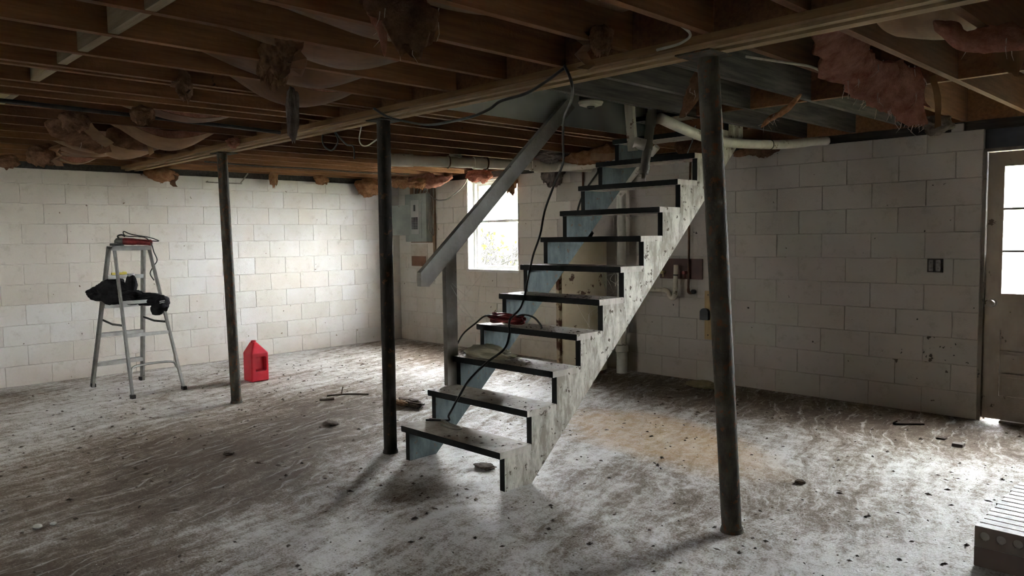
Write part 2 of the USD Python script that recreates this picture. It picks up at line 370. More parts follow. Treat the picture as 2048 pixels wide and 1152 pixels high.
ZF = 2.485
ce = struct('ceiling', 'open ceiling of brown floor joists under dark subfloor boards', 'ceiling')
SX0, SX1, SY0, SY1 = 4.86, 5.86, -3.42, -0.85      # stairwell
for x0, x1, y0, y1 in ((-0.2, SX0, SY0, 0.2), (SX1, XR, SY0, 0.2), (SX0, SX1, SY1, 0.2), (-0.2, XR, YF, SY0)):
    obj('subfloor', box(x0, x1, y0, y1, ZF, ZF + 0.03), SUB, ce)
xs = [7.55 - 0.4064 * k for k in range(-8, 19)]
near = xs + [4.79, 4.13]
for x in sorted(near):
    if x < 0.02 or x > XR - 0.05: continue
    obj('joist', cbox(x - 0.019, x + 0.019, YF + 0.02, -3.637, ZJ + RNG.uniform(-0.002, 0.004), ZF), JW[RNG.randrange(3)], ce)
for x in sorted(xs):
    if x < 0.02 or x > XR - 0.05: continue
    y1 = -0.04
    mat = JW[RNG.randrange(3)]
    if 4.95 < x < 5.8: y0, y1 = SY1 - 0.03, -0.04
    else: y0 = -3.445
    if 5.9 < x < 7.0: mat = BLACKW
    obj('joist', cbox(x - 0.019, x + 0.019, y0, y1, ZJ + RNG.uniform(-0.002, 0.004), ZF), mat, ce)
obj('joist', cbox(SX0 - 0.04, SX0 - 0.002, -3.445, -0.04, ZJ, ZF), JW[1], ce)         # stairwell trimmer
obj('header', cbox(SX0, SX1, SY1 - 0.07, SY1 - 0.032, ZJ, ZF), JW[1], ce)
bx = sorted(x for x in near if 0.1 < x < XR)
for a, b in zip(bx[:-1], bx[1:]):
    if b - a > 0.3 and a < 6.3: obj('bridging_block', cbox(a + 0.02, b - 0.02, -5.45, -5.41, ZJ + RNG.uniform(-0.004, 0.01), ZF - 0.004), BW, ce)
bx = sorted(x for x in xs if 5.8 < x < XR)
for a, b in zip(bx[:-1], bx[1:]):
    if b - a > 0.3: obj('bridging_block', cbox(a + 0.02, b - 0.02, -1.80, -1.76, ZJ + RNG.uniform(-0.004, 0.01), ZF - 0.004), JW[RNG.randrange(3)], ce)
for nm, b in (('rim_board', (-0.2, XR, 0.0, 0.04, ZJ, ZF)), ('rim_board', (-0.2, XR, YF - 0.04, YF, ZJ, ZF)), ('rim_board', (-0.04, 0.0, YF, 0.0, ZJ, ZF)), ('rim_board', (XR, XR + 0.04, YF, 0, ZJ, ZF))):
    obj(nm, cbox(*b), JW[1], ce)
for b in ((-0.2, XR, 0.03, 0.19, ZT, ZJ), (-0.2, XR, YF - 0.19, YF - 0.03, ZT, ZJ), (-0.19, -0.03, YF, 0, ZT, ZJ), (XR + 0.03, XR + 0.19, YF, 0, ZT, ZJ)):
    obj('sill_plate', cbox(*b), SILL, ce)
# the upper flight's shaft
PLAST = worn('stairwell_panel', (0.42, 0.44, 0.42), (0.52, 0.53, 0.50), scale=2.5, rough=0.6, bump=0.05, spec=0.3)
obj('stairwell_panel', box(SX0 - 0.001, SX0 + 0.011, SY0, SY1 + 0.02, ZJ + 0.04, 4.6), PLAST, ce)
obj('stairwell_panel', box(SX1 - 0.011, SX1 + 0.001, SY0, SY1 + 0.02, ZF, 4.6), PLAST, ce)
obj('stairwell_panel', box(SX0, SX1, SY0 - 0.012, SY0, ZF, 4.6), PLAST, ce)
obj('stairwell_panel', box(SX0, SX1, SY1, SY1 + 0.012, ZF, 4.6), PLAST, ce)
obj('stairwell_panel', box(SX0 - 0.1, SX1 + 0.1, SY0 - 0.1, SY1 + 0.1, 4.6, 4.62), PLAST, ce)
# roof over everything, so that no sky leaks in
obj('upper_floor', box(-0.3, SX0 - 0.02, YF - 0.3, 0.3, ZF + 0.03, ZF + 0.06), SUB, ce)
obj('upper_floor', box(SX1 + 0.02, XR + 0.3, YF - 0.3, 0.3, ZF + 0.03, ZF + 0.06), SUB, ce)

# girder -----------------------------------------------------------
gi = thing('support_girder', 'long built-up timber girder carried on the steel posts', 'beam')
GWL = wood_mat('lit_girder_wood', (0.20, 0.135, 0.076), (0.33, 0.235, 0.145), axis='x', spots=False)  # paler wood: floor bounce on the underside is put into the colour
for k in range(4):
    y = -3.632 + 0.0475 * k
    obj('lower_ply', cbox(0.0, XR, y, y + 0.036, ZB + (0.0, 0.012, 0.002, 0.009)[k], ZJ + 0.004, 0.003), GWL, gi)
    obj('shaded_upper_ply', cbox(0.0, XR, y, y + 0.0385, ZJ + 0.0045, ZJ + 0.2, 0.003), JW[2], gi)  # separate darker boards carry the shade between the joist ends
obj('ledger_strip', cbox(-0.0, XR, -3.672, -3.633, ZB + 0.014, ZJ - 0.002, 0.004), wood_mat('ledger_wood', (0.13, 0.075, 0.036), (0.22, 0.135, 0.07), axis='x', spots=False), gi)

# posts ------------------------------------------------------------
RUST = worn('rusty_post_paint', (0.028, 0.024, 0.018), (0.075, 0.067, 0.052), scale=18, stretch=(1, 1, 0.5), rough=0.72, bump=0.3, bscale=70, spots=(0.10, 0.045, 0.02), spot_scale=26, spot_at=0.56, spec=0.2)
DKPOST = worn('dark_post_paint', (0.012, 0.010, 0.008), (0.03, 0.025, 0.02), scale=14, stretch=(1, 1, 0.5), rough=0.68, bump=0.3, bscale=70, spots=(0.09, 0.045, 0.02), spot_scale=20, spot_at=0.60, spec=0.2)
def post(base, top, r, mat, label, n=24):
    p = thing('steel_post', label, 'post', 'steel posts under the girder')
    base, top = np.array(base, float), np.array(top, float)
    d = top - base
    obj('shaft', tube([base + d * t for t in np.linspace(0, 1, 8)], r, n), mat, p, smooth=40)
    obj('cap_plate', cbox(top[0] - 0.085, top[0] + 0.085, -3.63, -3.45, top[2], ZB - 0.0005, 0.002), mat, p)
    obj('base_collar', tube([base, base + (0, 0, 0.022)], [r * 1.18, r * 1.08], n), mat, p, smooth=40)
    return p
post((2.406, -3.57, 0.0), (2.28, -3.56, ZB - 0.007), 0.044, RUST, 'rust-speckled steel post farthest from the stairs, right of the red can')
post((4.70, -3.556, 0.0), (4.70, -3.55, ZB - 0.007), 0.044, DKPOST, 'dark steel post just left of the foot of the stairs')
post((7.03, -3.225, 0.0), (7.055, -3.50, ZB - 0.007), 0.047, RUST, 'grimy leaning steel post at right, in front of the grey wall')

# ================================================================= STAIRS
XL, XRt, Y0, RUN, Z0, RISE = 4.909, 5.829, -3.838, 0.2208, 0.0298, 0.1992
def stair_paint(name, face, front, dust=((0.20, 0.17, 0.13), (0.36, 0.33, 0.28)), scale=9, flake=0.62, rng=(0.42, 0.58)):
    """Painted lumber with dark edge paint; shade is put into the forward faces too."""
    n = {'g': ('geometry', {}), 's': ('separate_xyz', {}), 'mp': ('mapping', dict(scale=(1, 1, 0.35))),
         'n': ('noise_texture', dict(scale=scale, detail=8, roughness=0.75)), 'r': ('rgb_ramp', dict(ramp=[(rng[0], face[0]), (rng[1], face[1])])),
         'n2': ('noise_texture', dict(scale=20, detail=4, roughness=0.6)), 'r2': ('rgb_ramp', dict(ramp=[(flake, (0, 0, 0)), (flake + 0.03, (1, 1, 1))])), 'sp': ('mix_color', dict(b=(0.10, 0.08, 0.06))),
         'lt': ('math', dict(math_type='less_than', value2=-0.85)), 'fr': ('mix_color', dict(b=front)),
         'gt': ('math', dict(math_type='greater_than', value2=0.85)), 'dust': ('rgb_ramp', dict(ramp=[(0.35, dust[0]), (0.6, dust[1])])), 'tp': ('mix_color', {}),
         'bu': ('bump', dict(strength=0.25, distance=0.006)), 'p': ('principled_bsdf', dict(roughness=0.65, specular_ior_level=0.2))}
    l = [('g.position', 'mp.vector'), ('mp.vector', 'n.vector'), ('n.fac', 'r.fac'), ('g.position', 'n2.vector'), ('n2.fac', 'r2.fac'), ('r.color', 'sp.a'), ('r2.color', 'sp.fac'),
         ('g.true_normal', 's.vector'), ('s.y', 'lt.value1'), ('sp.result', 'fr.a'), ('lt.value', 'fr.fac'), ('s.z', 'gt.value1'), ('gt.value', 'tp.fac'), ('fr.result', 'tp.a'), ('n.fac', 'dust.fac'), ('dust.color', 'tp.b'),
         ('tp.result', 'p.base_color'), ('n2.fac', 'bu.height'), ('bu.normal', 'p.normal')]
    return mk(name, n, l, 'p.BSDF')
SHADE_BLK = (0.007, 0.008, 0.008)  # dark edge paint deepened with the shade of the unlit fronts
TREADM = stair_paint('tread_paint', ((0.40, 0.36, 0.31), (0.56, 0.53, 0.47)), SHADE_BLK)
STRR = stair_paint('white_stringer_paint', ((0.27, 0.245, 0.20), (0.57, 0.55, 0.48)), SHADE_BLK)
STRL = stair_paint('teal_stringer_paint', ((0.068, 0.090, 0.093), (0.108, 0.138, 0.141)), SHADE_BLK)
RAILM = worn('rail_paint', (0.22, 0.21, 0.185), (0.34, 0.325, 0.29), scale=5, stretch=(1, 1, 1), rough=0.55, spots=(0.12, 0.09, 0.07), spot_scale=18, spot_at=0.66)

st = thing('staircase', 'open wooden basement staircase with white and teal stringers', 'stairs')
def nose(k): return Y0 + RUN * k, Z0 + RISE * k
def saw(ymax):
    pts = [(Y0 + RUN + 0.034, 0.0)]
    for k in range(1, 13):
        y, z = nose(k)
        pts += [(y + 0.034, z - 0.038), (y + RUN + 0.034, z - 0.038)]
    y, z = pts[-1]
    pts += [(y, z - 0.02), (y, 0.9 * (y + 3.365))]
    pts += [(-3.365, 0.0)]
    return pts
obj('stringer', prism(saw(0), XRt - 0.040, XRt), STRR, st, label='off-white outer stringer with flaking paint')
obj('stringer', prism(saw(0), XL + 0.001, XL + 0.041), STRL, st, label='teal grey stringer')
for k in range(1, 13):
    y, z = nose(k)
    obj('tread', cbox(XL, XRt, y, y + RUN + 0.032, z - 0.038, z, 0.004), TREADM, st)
# newel and handrail
obj('newel_post', cbox(4.868, 4.906, -3.218, -3.124, 0.425, 1.355, 0.004), RAILM, st)
obj('handrail', prism([(-3.459, 1.207), (-3.461, 1.117), (-3.394, 1.113), (-1.925, 2.425), (-2.012, 2.481)][::-1], 4.9065, 4.946), RAILM, st)

# ================================================================= WINDOW AND DOOR
WHITE = worn('window_paint', (0.70, 0.70, 0.67), (0.80, 0.80, 0.78), scale=6, rough=0.45, bump=0.05, spots=(0.4, 0.36, 0.3), spot_scale=14, spot_at=0.72)
def pane_mat(name, tint=(0.97, 0.98, 0.98)):
    return mk(name, {'t': ('transparent_bsdf', dict(color=tint)), 'g': ('glossy_bsdf', dict(color=(1, 1, 1), roughness=0.02)), 'f': ('fresnel', dict(IOR=1.45)), 'geo': ('geometry', {}), 'inv': ('math', dict(math_type='subtract', value1=1.0)), 'fm': ('math', dict(math_type='multiply')), 'm': ('mix_closure', {})},
              [('geo.backfacing', 'inv.value2'), ('f.fac', 'fm.value1'), ('inv.value', 'fm.value2'), ('fm.value', 'm.fac'), ('t.BSDF', 'm.closure1'), ('g.BSDF', 'm.closure2')], 'm.closure')
PANE = pane_mat('window_glass')
w = struct('window_1', 'white double-hung basement window with bare branches outside', 'window')
for nm, b in (('reveal', (WX0, WX0 + 0.008, 0.002, 0.199, WZ0, ZT)), ('reveal', (WX1 - 0.008, WX1, 0.002, 0.199, WZ0, ZT)), ('reveal', (WX0, WX1, 0.05, 0.199, ZT - 0.03, ZT - 0.002))):
    obj(nm, box(*b), WHITE, w)
obj('window_sill', cbox(WX0 - 0.005, WX1 + 0.005, -0.014, 0.2, WZ0 - 0.020, WZ0 + 0.012, 0.004), WHITE, w)
fx0, fx1, fz0, fz1 = WX0 + 0.008, WX1 - 0.008, WZ0 + 0.012, ZT - 0.03
for nm, b in (('window_frame', (fx0, fx0 + 0.035, 0.10, 0.18, fz0, fz1)), ('window_frame', (fx1 - 0.035, fx1, 0.10, 0.18, fz0, fz1)), ('window_frame', (fx0 + 0.035, fx1 - 0.035, 0.10, 0.18, fz1 - 0.03, fz1)), ('window_frame', (fx0 + 0.035, fx1 - 0.035, 0.10, 0.18, fz0, fz0 + 0.02))):
    obj(nm, cbox(*b), WHITE, w)
zm = 1.635
for (y, z0, z1) in ((0.115, fz0 + 0.02, zm + 0.014), (0.145, zm - 0.014, fz1 - 0.03)):
    s = group_in('sash', w); a0, a1 = fx0 + 0.035, fx1 - 0.035
    obj('stile', cbox(a0, a0 + 0.032, y, y + 0.026, z0, z1), WHITE, s); obj('stile', cbox(a1 - 0.032, a1, y, y + 0.026, z0, z1), WHITE, s)
    obj('rail', cbox(a0 + 0.032, a1 - 0.032, y, y + 0.026, z0, z0 + 0.03), WHITE, s); obj('rail', cbox(a0 + 0.032, a1 - 0.032, y, y + 0.026, z1 - 0.03, z1), WHITE, s)
    obj('pane', box(a0 + 0.03, a1 - 0.03, y + 0.011, y + 0.015, z0 + 0.028, z1 - 0.028), PANE, s)

w2 = struct('window_2', 'added fill-light window in the unseen wall behind the viewer', 'window')  # added opening, never seen; it fills the dark walls with light
for b in ((FX0, FX0 + 0.04, FZ0, ZT), (FX1 - 0.04, FX1, FZ0, ZT), (FX0 + 0.04, FX1 - 0.04, FZ0, FZ0 + 0.04), (FX0 + 0.04, FX1 - 0.04, ZT - 0.04, ZT)):
    obj('window_frame', cbox(b[0], b[1], YF - 0.14, YF - 0.08, b[2], b[3]), WHITE, w2)
obj('pane', box(FX0 + 0.035, FX1 - 0.035, YF - 0.112, YF - 0.108, FZ0 + 0.035, ZT - 0.035), pane_mat('fill_window_glass', (0.38, 0.38, 0.36)), w2)  # pane darkened to dim the light of the added window

DOORW = worn('door_paint', (0.27, 0.225, 0.175), (0.42, 0.365, 0.30), scale=3.5, stretch=(1, 1, 0.5), rough=0.6, spots=(0.10, 0.08, 0.06), spot_scale=9, spot_at=0.62)
JAMB = worn('jamb_wood', (0.10, 0.085, 0.07), (0.22, 0.19, 0.16), scale=6, stretch=(1, 1, 0.3), rough=0.7, spots=(0.03, 0.025, 0.02), spot_scale=9, spot_at=0.6)
DGL = pane_mat('door_glass', (0.93, 0.95, 0.95))
METAL = worn('dull_brass', (0.35, 0.32, 0.27), (0.5, 0.47, 0.42), scale=20, rough=0.3, metal=0.9, bump=0.02)
d = struct('door_1', 'worn beige half-glazed door with round knob in the block wall', 'door')
obj('door_jamb', cbox(7.264, 7.288, 0.0, 0.16, 0.0, 2.03), JAMB, d); obj('door_jamb', cbox(8.20, 8.225, 0.0, 0.16, 0.0, 2.03), JAMB, d)
obj('door_head', cbox(7.264, 8.225, 0.0, 0.16, 2.012, 2.035), JAMB, d)
obj('lintel', cbox(7.262, 8.26, 0.05, 0.2, 2.036, 2.179), worn('lintel_steel', (0.025, 0.03, 0.04), (0.05, 0.055, 0.065), scale=5, rough=0.6), d)
obj('door_jamb', cbox(8.226, 8.26, 0.0, 0.16, 0.0, 2.035), JAMB, d)
dx0, dx1, y0, y1 = 7.292, 8.196, 0.03, 0.072
for b in ((7.288, 7.302, 0.074, 0.095, 0.0, 1.25), (8.19, 8.2, 0.074, 0.095, 0.0, 2.01)): obj('door_stop', cbox(*b, 0.001), JAMB, d)
obj('threshold', cbox(7.41, 8.2, 0.0, 0.16, 0.0, 0.018, 0.004), JAMB, d)
for b in ((dx0, dx0 + 0.105, y0, y1, 0.020, 2.006), (dx1 - 0.105, dx1, y0, y1, 0.020, 2.006)): obj('stile', cbox(*b), DOORW, d)
for b in ((dx0 + 0.105, dx1 - 0.105, y0, y1, 1.90, 2.006), (dx0 + 0.105, dx1 - 0.105, y0, y1, 0.705, 0.965), (dx0 + 0.105, dx1 - 0.105, y0, y1, 0.020, 0.20)):
    obj('rail', cbox(*b), DOORW, d)
for z in (0.205, 0.375, 0.545):
    obj('panel', cbox(dx0 + 0.106, dx1 - 0.106, y0 + 0.012, y1 - 0.008, z - 0.006, z + 0.170, 0.002), DOORW, d)
    obj('panel_field', cbox(dx0 + 0.126, dx1 - 0.126, y0 + 0.003, y0 + 0.013, z + 0.02, z + 0.137, 0.008), DOORW, d)
    obj('panel_rail', cbox(dx0 + 0.105, dx1 - 0.105, y0, y1, z + 0.149, z + 0.162, 0.003), DOORW, d)
gw = (dx1 - dx0 - 0.21)
for k in (1, 2):
    z = 0.965 + k * 0.935 / 3; obj('muntin', cbox(dx0 + 0.105, dx1 - 0.105, y0 + 0.004, y1 - 0.004, z - 0.008, z + 0.008), DOORW, d)
    x = dx0 + 0.105 + k * gw / 3; obj('muntin', cbox(x - 0.008, x + 0.008, y0 + 0.005, y1 - 0.005, 0.965, 1.90), DOORW, d)
obj('pane', box(dx0 + 0.1, dx1 - 0.1, y0 + 0.02, y0 + 0.024, 0.96, 1.905), DGL, d)
k_ = turned(lathe([(0.002, 0), (0.031, 0.0), (0.031, 0.006), (0.012, 0.012), (0.011, 0.03), (0.024, 0.037), (0.028, 0.05), (0.024, 0.06), (0.006, 0.065)], 20), (7.343, y0, 0.893), (0, -1, 0))
obj('door_knob', k_, METAL, d, smooth=40)
obj('latch_plate', cbox(7.2885, 7.291, 0.02, 0.05, 0.86, 0.93, 0.001), METAL, d)

# ================================================================= OUTSIDE
gr = struct('ground', 'pale dry grass outside the window and door', 'ground')
obj('lawn', cat(box(-30, 40, 0.2, 45, -0.3, -0.06), box(-30, 40, -45, YF - 0.2, -0.3, -0.06)), worn('dry_grass', (0.06, 0.07, 0.025), (0.12, 0.11, 0.06), scale=2.0, rough=0.9, bump=0.4), gr)
BARK = worn('grey_bark', (0.004, 0.0036, 0.003), (0.008, 0.007, 0.006), scale=12, rough=0.9)
LEAF = mk('yellow_green_leaf', {'d': ('diffuse_bsdf', dict(color=(0.035, 0.042, 0.010))), 't': ('translucent_bsdf', dict(color=(0.02, 0.026, 0.006))), 'm': ('mix_closure', dict(fac=0.45))}, [('d.BSDF', 'm.closure1'), ('t.BSDF', 'm.closure2')], 'm.closure')
def bare_tree(x, y, h, seed, label, n_leaf=0):
    r = random.Random(seed); t = thing('bare_shrub', label, 'shrub'); tips = []; ms = []
    def grow(p, dvec, L, rad, lev):
        pts = [np.array(p)]; dd = np.array(dvec)
        for _ in range(4):
            dd = dd + np.array([r.gauss(0, 0.16), r.gauss(0, 0.16), r.gauss(0.03, 0.10)]); dd /= np.linalg.norm(dd); pts.append(pts[-1] + dd * L / 4)
        ms.append(tube(pts, np.maximum(np.linspace(rad, rad * 0.6, 5), 0.007), 5)); tips.append(pts[-1])
        if lev < 4:
            for k in range(r.choice((2, 3, 3))):
                q = pts[r.choice((2, 3, 4))]; nd = dd + np.array([r.gauss(0, 0.6), r.gauss(0, 0.6), r.gauss(0.05, 0.45)]); nd /= np.linalg.norm(nd)
                grow(q, nd, L * r.uniform(0.55, 0.8), rad * 0.6, lev + 1)
    for k in range(5):
        a = r.uniform(0, 2 * PI); grow((x + 0.12 * math.cos(a), y + 0.12 * math.sin(a), -0.065), (0.35 * math.cos(a), 0.35 * math.sin(a), 1), h * 0.42, 0.045, 0)
    obj('branches', cat(ms), BARK, t)
    if n_leaf:
        vs, fs = [], []
        for k in range(n_leaf):
            q = tips[r.randrange(len(tips))] + np.array([r.gauss(0, 0.1) for _ in range(3)])
            if q[2] > 1.6: continue
            u = np.array([r.gauss(0, 1) for _ in range(3)]); u /= np.linalg.norm(u); v_ = np.cross(u, [r.gauss(0, 1) for _ in range(3)]); v_ /= np.linalg.norm(v_); s = r.uniform(0.05, 0.10)
            b = len(vs); vs += [q - u * s, q + v_ * s * 0.5, q + u * s, q - v_ * s * 0.5]; fs += [[b, b + 1, b + 2], [b, b + 2, b + 3]]
        lf = obj('leaves', M(vs, fs), LEAF, t); lf.SetCustomDataByKey('kind', 'stuff')
    return t
bare_tree(-2.0, 3.9, 1.9, 3, 'leafless grey shrub outside, nearest the window', 0)
bare_tree(-4.2, 5.6, 2.1, 5, 'shrub with young yellow-green leaves outside the window, behind the leafless one', 260)
HEDGE = worn('hazy_hedge', (0.016, 0.018, 0.012), (0.034, 0.036, 0.028), scale=3.0, ramp=(0.4, 0.6), rough=0.95, bump=0.9, bscale=6)
hd = thing('hedge', 'low pale hedge in the distance behind the shrubs outside the window', 'hedge')
obj('foliage', cat([blob((x, 12.2 + 0.5 * math.sin(3 * x), 0.85), (0.9, 0.8, 1.0 + 0.18 * math.sin(2.3 * x)), 200 + k, 4, 0.5, 2.2) for k, x in enumerate(np.arange(-15.5, -6.0, 0.85))]), HEDGE, hd, smooth=True)

# ================================================================= ALONG THE BACK WALL
CREAM = worn('old_cream_plastic', (0.50, 0.46, 0.37), (0.62, 0.58, 0.48), scale=7, rough=0.45, spots=(0.22, 0.17, 0.11), spot_scale=12, spot_at=0.62)
PVC = worn('dusty_pvc', (0.52, 0.50, 0.44), (0.66, 0.64, 0.57), scale=8, rough=0.4, spots=(0.24, 0.21, 0.16), spot_scale=10, spot_at=0.62)
BLACK = worn('black_rubber', (0.012, 0.012, 0.012), (0.03, 0.03, 0.03), scale=20, rough=0.5)
GREYCAB = worn('grey_cable', (0.16, 0.15, 0.13), (0.26, 0.25, 0.22), scale=20, rough=0.5)
PALECAB = worn('pale_cable', (0.36, 0.34, 0.29), (0.50, 0.48, 0.42), scale=20, rough=0.5)
COPPER = worn('tarnished_copper', (0.05, 0.025, 0.015), (0.12, 0.055, 0.03), scale=14, rough=0.5, metal=0.5)

# electrical panel
BOXG = worn('panel_grey_green', (0.24, 0.27, 0.24), (0.33, 0.36, 0.32), scale=6, rough=0.45, metal=0.1, spots=(0.16, 0.13, 0.09), spot_scale=10, spot_at=0.66)
BOXL = worn('dead_front_grey', (0.40, 0.41, 0.39), (0.48, 0.49, 0.46), scale=6, rough=0.5)
BRK = plain('breaker_black', (0.02, 0.02, 0.022), 0.45)
PLY = worn('stained_plywood', (0.13, 0.075, 0.04), (0.24, 0.15, 0.09), scale=5, stretch=(6, 1, 0.6), rough=0.8)
bb = thing('backing_board', 'stained plywood board behind the electrical panel', 'board')
obj('board', cbox(0.285, 0.80, -0.014, -0.0035, 1.37, 2.17, 0.002), PLY, bb)
obj('batten', cbox(0.795, 0.835, -0.03, -0.0035, 1.21, 2.17, 0.003), PLY, bb)
lb = thing('mounting_board', 'cream-smeared board with a bare brown band under the electrical panel', 'board')
obj('board', cbox(0.277, 0.640, -0.010, -0.0035, 1.04, 1.352, 0.002), worn('smeared_plaster', (0.50, 0.44, 0.34), (0.66, 0.62, 0.54), scale=9, rough=0.8), lb)
obj('bare_band', cbox(0.29, 0.61, -0.0125, -0.0095, 1.05, 1.185, 0.001), worn('bare_brown', (0.15, 0.075, 0.045), (0.22, 0.115, 0.07), scale=8, rough=0.85), lb)
ep = thing('electrical_panel', 'grey-green breaker box with its door open left of the window', 'electrical panel')
obj('cabinet', cbox(0.300, 0.765, -0.115, -0.0145, 1.385, 2.035, 0.004), BOXG, ep)
obj('cover', cbox(0.40, 0.665, -0.121, -0.115, 1.43, 1.985, 0.003), BOXG, ep)
obj('dead_front', cbox(0.445, 0.615, -0.126, -0.121, 1.49, 1.95, 0.002), BOXL, ep)
dm = cbox(0, 0.285, -0.006, 0.0, 1.475, 1.89, 0.002); a = math.radians(160)
dv = np.array(dm.vertices); dm.vertices = np.column_stack([0.398 + dv[:, 0] * math.cos(a) - dv[:, 1] * math.sin(a), -0.122 - dv[:, 0] * math.sin(a) * 1.0 + dv[:, 1] * math.cos(a), dv[:, 2]])
obj('panel_door', dm, BOXG, ep)
obj('main_breaker', cbox(0.518, 0.542, -0.140, -0.126, 1.80, 1.885, 0.002), BRK, ep)
for c in range(2):
    for k in range(7):
        x0 = 0.468 + c * 0.065; z0 = 1.555 + k * 0.0235
        obj('breaker', cbox(x0, x0 + 0.056, -0.137, -0.126, z0, z0 + 0.021, 0.002), BRK, ep)
def cable(name, pts, r, mat, label, cat_='cable', group=None, n=6, sm=8):
    return tag(obj(name, tube(smooth_path(pts, sm), r, n), mat, None, smooth=True), label, cat_, group)
for k in range(5):
    x = 0.42 + 0.065 * k
    cable('service_cable', [(x, -0.045, 2.03), (x + 0.01 * k, -0.04, 2.10), (x + 0.02, -0.045, 2.20 + 0.005 * k)], 0.011, GREYCAB if k % 2 else PALECAB, 'short cable rising from the top of the breaker box, ' + ORD[k] + ' from the left', 'cable', 'cables above the breaker box')
cable('grey_cable', [(0.79, -0.05, 2.19), (0.80, -0.06, 2.0), (0.815, -0.09, 1.75), (0.80, -0.10, 1.55), (0.86, -0.08, 1.47), (0.84, -0.06, 1.62), (0.845, -0.05, 1.9), (0.85, -0.05, 2.19)], 0.011, GREYCAB, 'grey cable looped down the right side of the breaker box')
cable('sagging_wire', [(0.706, -0.12, 2.16), (0.80, -0.12, 2.06), (0.966, -0.12, 1.946), (1.12, -0.12, 1.925), (1.274, -0.12, 1.952), (1.572, -0.14, 2.095), (1.746, -0.2, 2.249)], 0.008, GREYCAB, 'thin wire sagging from the breaker box towards the window head')

# water heater
HEAT = worn('heater_enamel', (0.50, 0.44, 0.30), (0.60, 0.54, 0.40), scale=3, rough=0.4, bump=0.1, spots=(0.10, 0.05, 0.03), spot_scale=5, spot_at=0.62)
wh = thing('water_heater', 'rusting cream water heater standing behind the stairs', 'water heater')
hx, hy = 3.70, -0.34
obj('tank', lathe([(0.20, 0.03), (0.236, 0.035), (0.236, 1.38), (0.225, 1.405), (0.05, 1.425)], 40, (hx, hy, 0)), HEAT, wh, smooth=40)
obj('base_ring', lathe([(0.21, 0.0), (0.225, 0.0), (0.225, 0.04), (0.21, 0.04)], 40, (hx, hy, 0)), COPPER, wh, smooth=40)
obj('rusted_seam', cbox(hx - 0.205, hx - 0.165, hy - 0.215, hy - 0.13, 0.05, 1.36, 0.008), worn('flaking_rust', (0.09, 0.04, 0.025), (0.50, 0.42, 0.30), scale=9, ramp=(0.45, 0.55), rough=0.85), wh)
obj('draft_hood', lathe([(0.07, 1.42), (0.09, 1.46), (0.05, 1.52), (0.05, 1.66)], 24, (hx + 0.06, hy - 0.05, 0)), BLACK, wh, smooth=40)
obj('label_plate', cbox(hx - 0.10, hx - 0.01, hy - 0.20, hy - 0.13, 1.425, 1.475, 0.002), WHITE, wh)

# pipes
sp = thing('soil_pipe', 'dusty white vertical waste pipe with a hub at its foot behind the stairs', 'pipe')
obj('shaft', tube([(4.045, -0.15, z) for z in np.linspace(0.28, 2.245, 5)], 0.047, 20), PVC, sp, smooth=40)
obj('hub', lathe([(0.056, 0.0), (0.056, 0.22), (0.066, 0.225), (0.066, 0.29), (0.05, 0.30)], 22, (4.045, -0.15, 0)), PVC, sp, smooth=40)
obj('coupling', lathe([(0.048, 1.86), (0.057, 1.865), (0.057, 1.965), (0.048, 1.97)], 22, (4.045, -0.15, 0)), PVC, sp, smooth=40)
dp = thing('drain_pipe', 'fat cream drain pipe hung under the joists above the window', 'pipe')
A, B = np.array([2.86, -2.25, 2.175]), np.array([3.60, -0.10, 2.165]); D = (B - A) / np.linalg.norm(B - A)
obj('pipe', tube([A + (B - A) * t for t in np.linspace(0, 1, 6)], 0.052, 20), CREAM, dp, smooth=40)
for t, ln in ((0.0, 0.28), (0.40, 0.10), (0.68, 0.16)):
    p0 = A + (B - A) * t; obj('coupling', tube([p0, p0 + D * 0.001, p0 + D * ln, p0 + D * (ln + 0.001)], [0.052, 0.061, 0.061, 0.052], 20), CREAM, dp, smooth=40)
p0 = A + (B - A) * 0.33
obj('branch_hub', tube([p0, p0 + np.array([-0.05, 0.02, 0.045]), p0 + np.array([-0.10, 0.04, 0.072])], [0.055, 0.058, 0.064], 20), PVC, dp, smooth=40)
for t in (0.28, 0.46):
    p0 = A + (B - A) * t; obj('hanger_strap', tube([p0 + 0.001 * D, p0 + D * 0.012], 0.0645, 20), COPPER, dp, smooth=40)
b2 = thing('branch_pipe', 'cream waste pipe running along the block wall towards the stairs', 'pipe')
obj('pipe', tube(smooth_path([(3.26, -0.62, 2.15), (3.54, -0.46, 2.155), (3.90, -0.40, 2.16), (4.22, -0.42, 2.165)], 6), 0.045, 18), CREAM, b2, smooth=True)
rp = thing('curved_pipe', 'long bent white plastic pipe under the blackened joists, right of the stairs', 'pipe')
rpts = smooth_path([(5.94, -2.24, 2.196), (5.965, -2.06, 2.155), (5.955, -1.75, 2.118), (5.935, -1.38, 2.107), (5.965, -0.93, 2.12), (6.03, -0.55, 2.145), (6.13, -0.28, 2.18), (6.16, -0.15, 2.19)], 6)
obj('pipe', tube(rpts, 0.036, 16), PVC, rp, smooth=True)
for k in (14, 26): obj('wire_tie', tube([rpts[k], rpts[k] + (rpts[k + 1] - rpts[k]) * 0.08], 0.040, 16), BLACK, rp)
dg = thing('angled_pipe', 'short slanting white pipe seen between two upper treads', 'pipe')
obj('pipe', tube([(4.45, -0.6, 1.93), (4.66, -0.62, 2.10), (4.82, -0.636, 2.232)], 0.03, 16), PVC, dg, smooth=40)
obj('elbow', tube(smooth_path([(4.33, -0.56, 1.83), (4.40, -0.58, 1.875), (4.47, -0.6, 1.945)], 5), 0.036, 16), PVC, dg, smooth=True)
cp = thing('copper_pipe', 'thin tarnished pipe running down the grey wall across the red-brown panel', 'pipe')
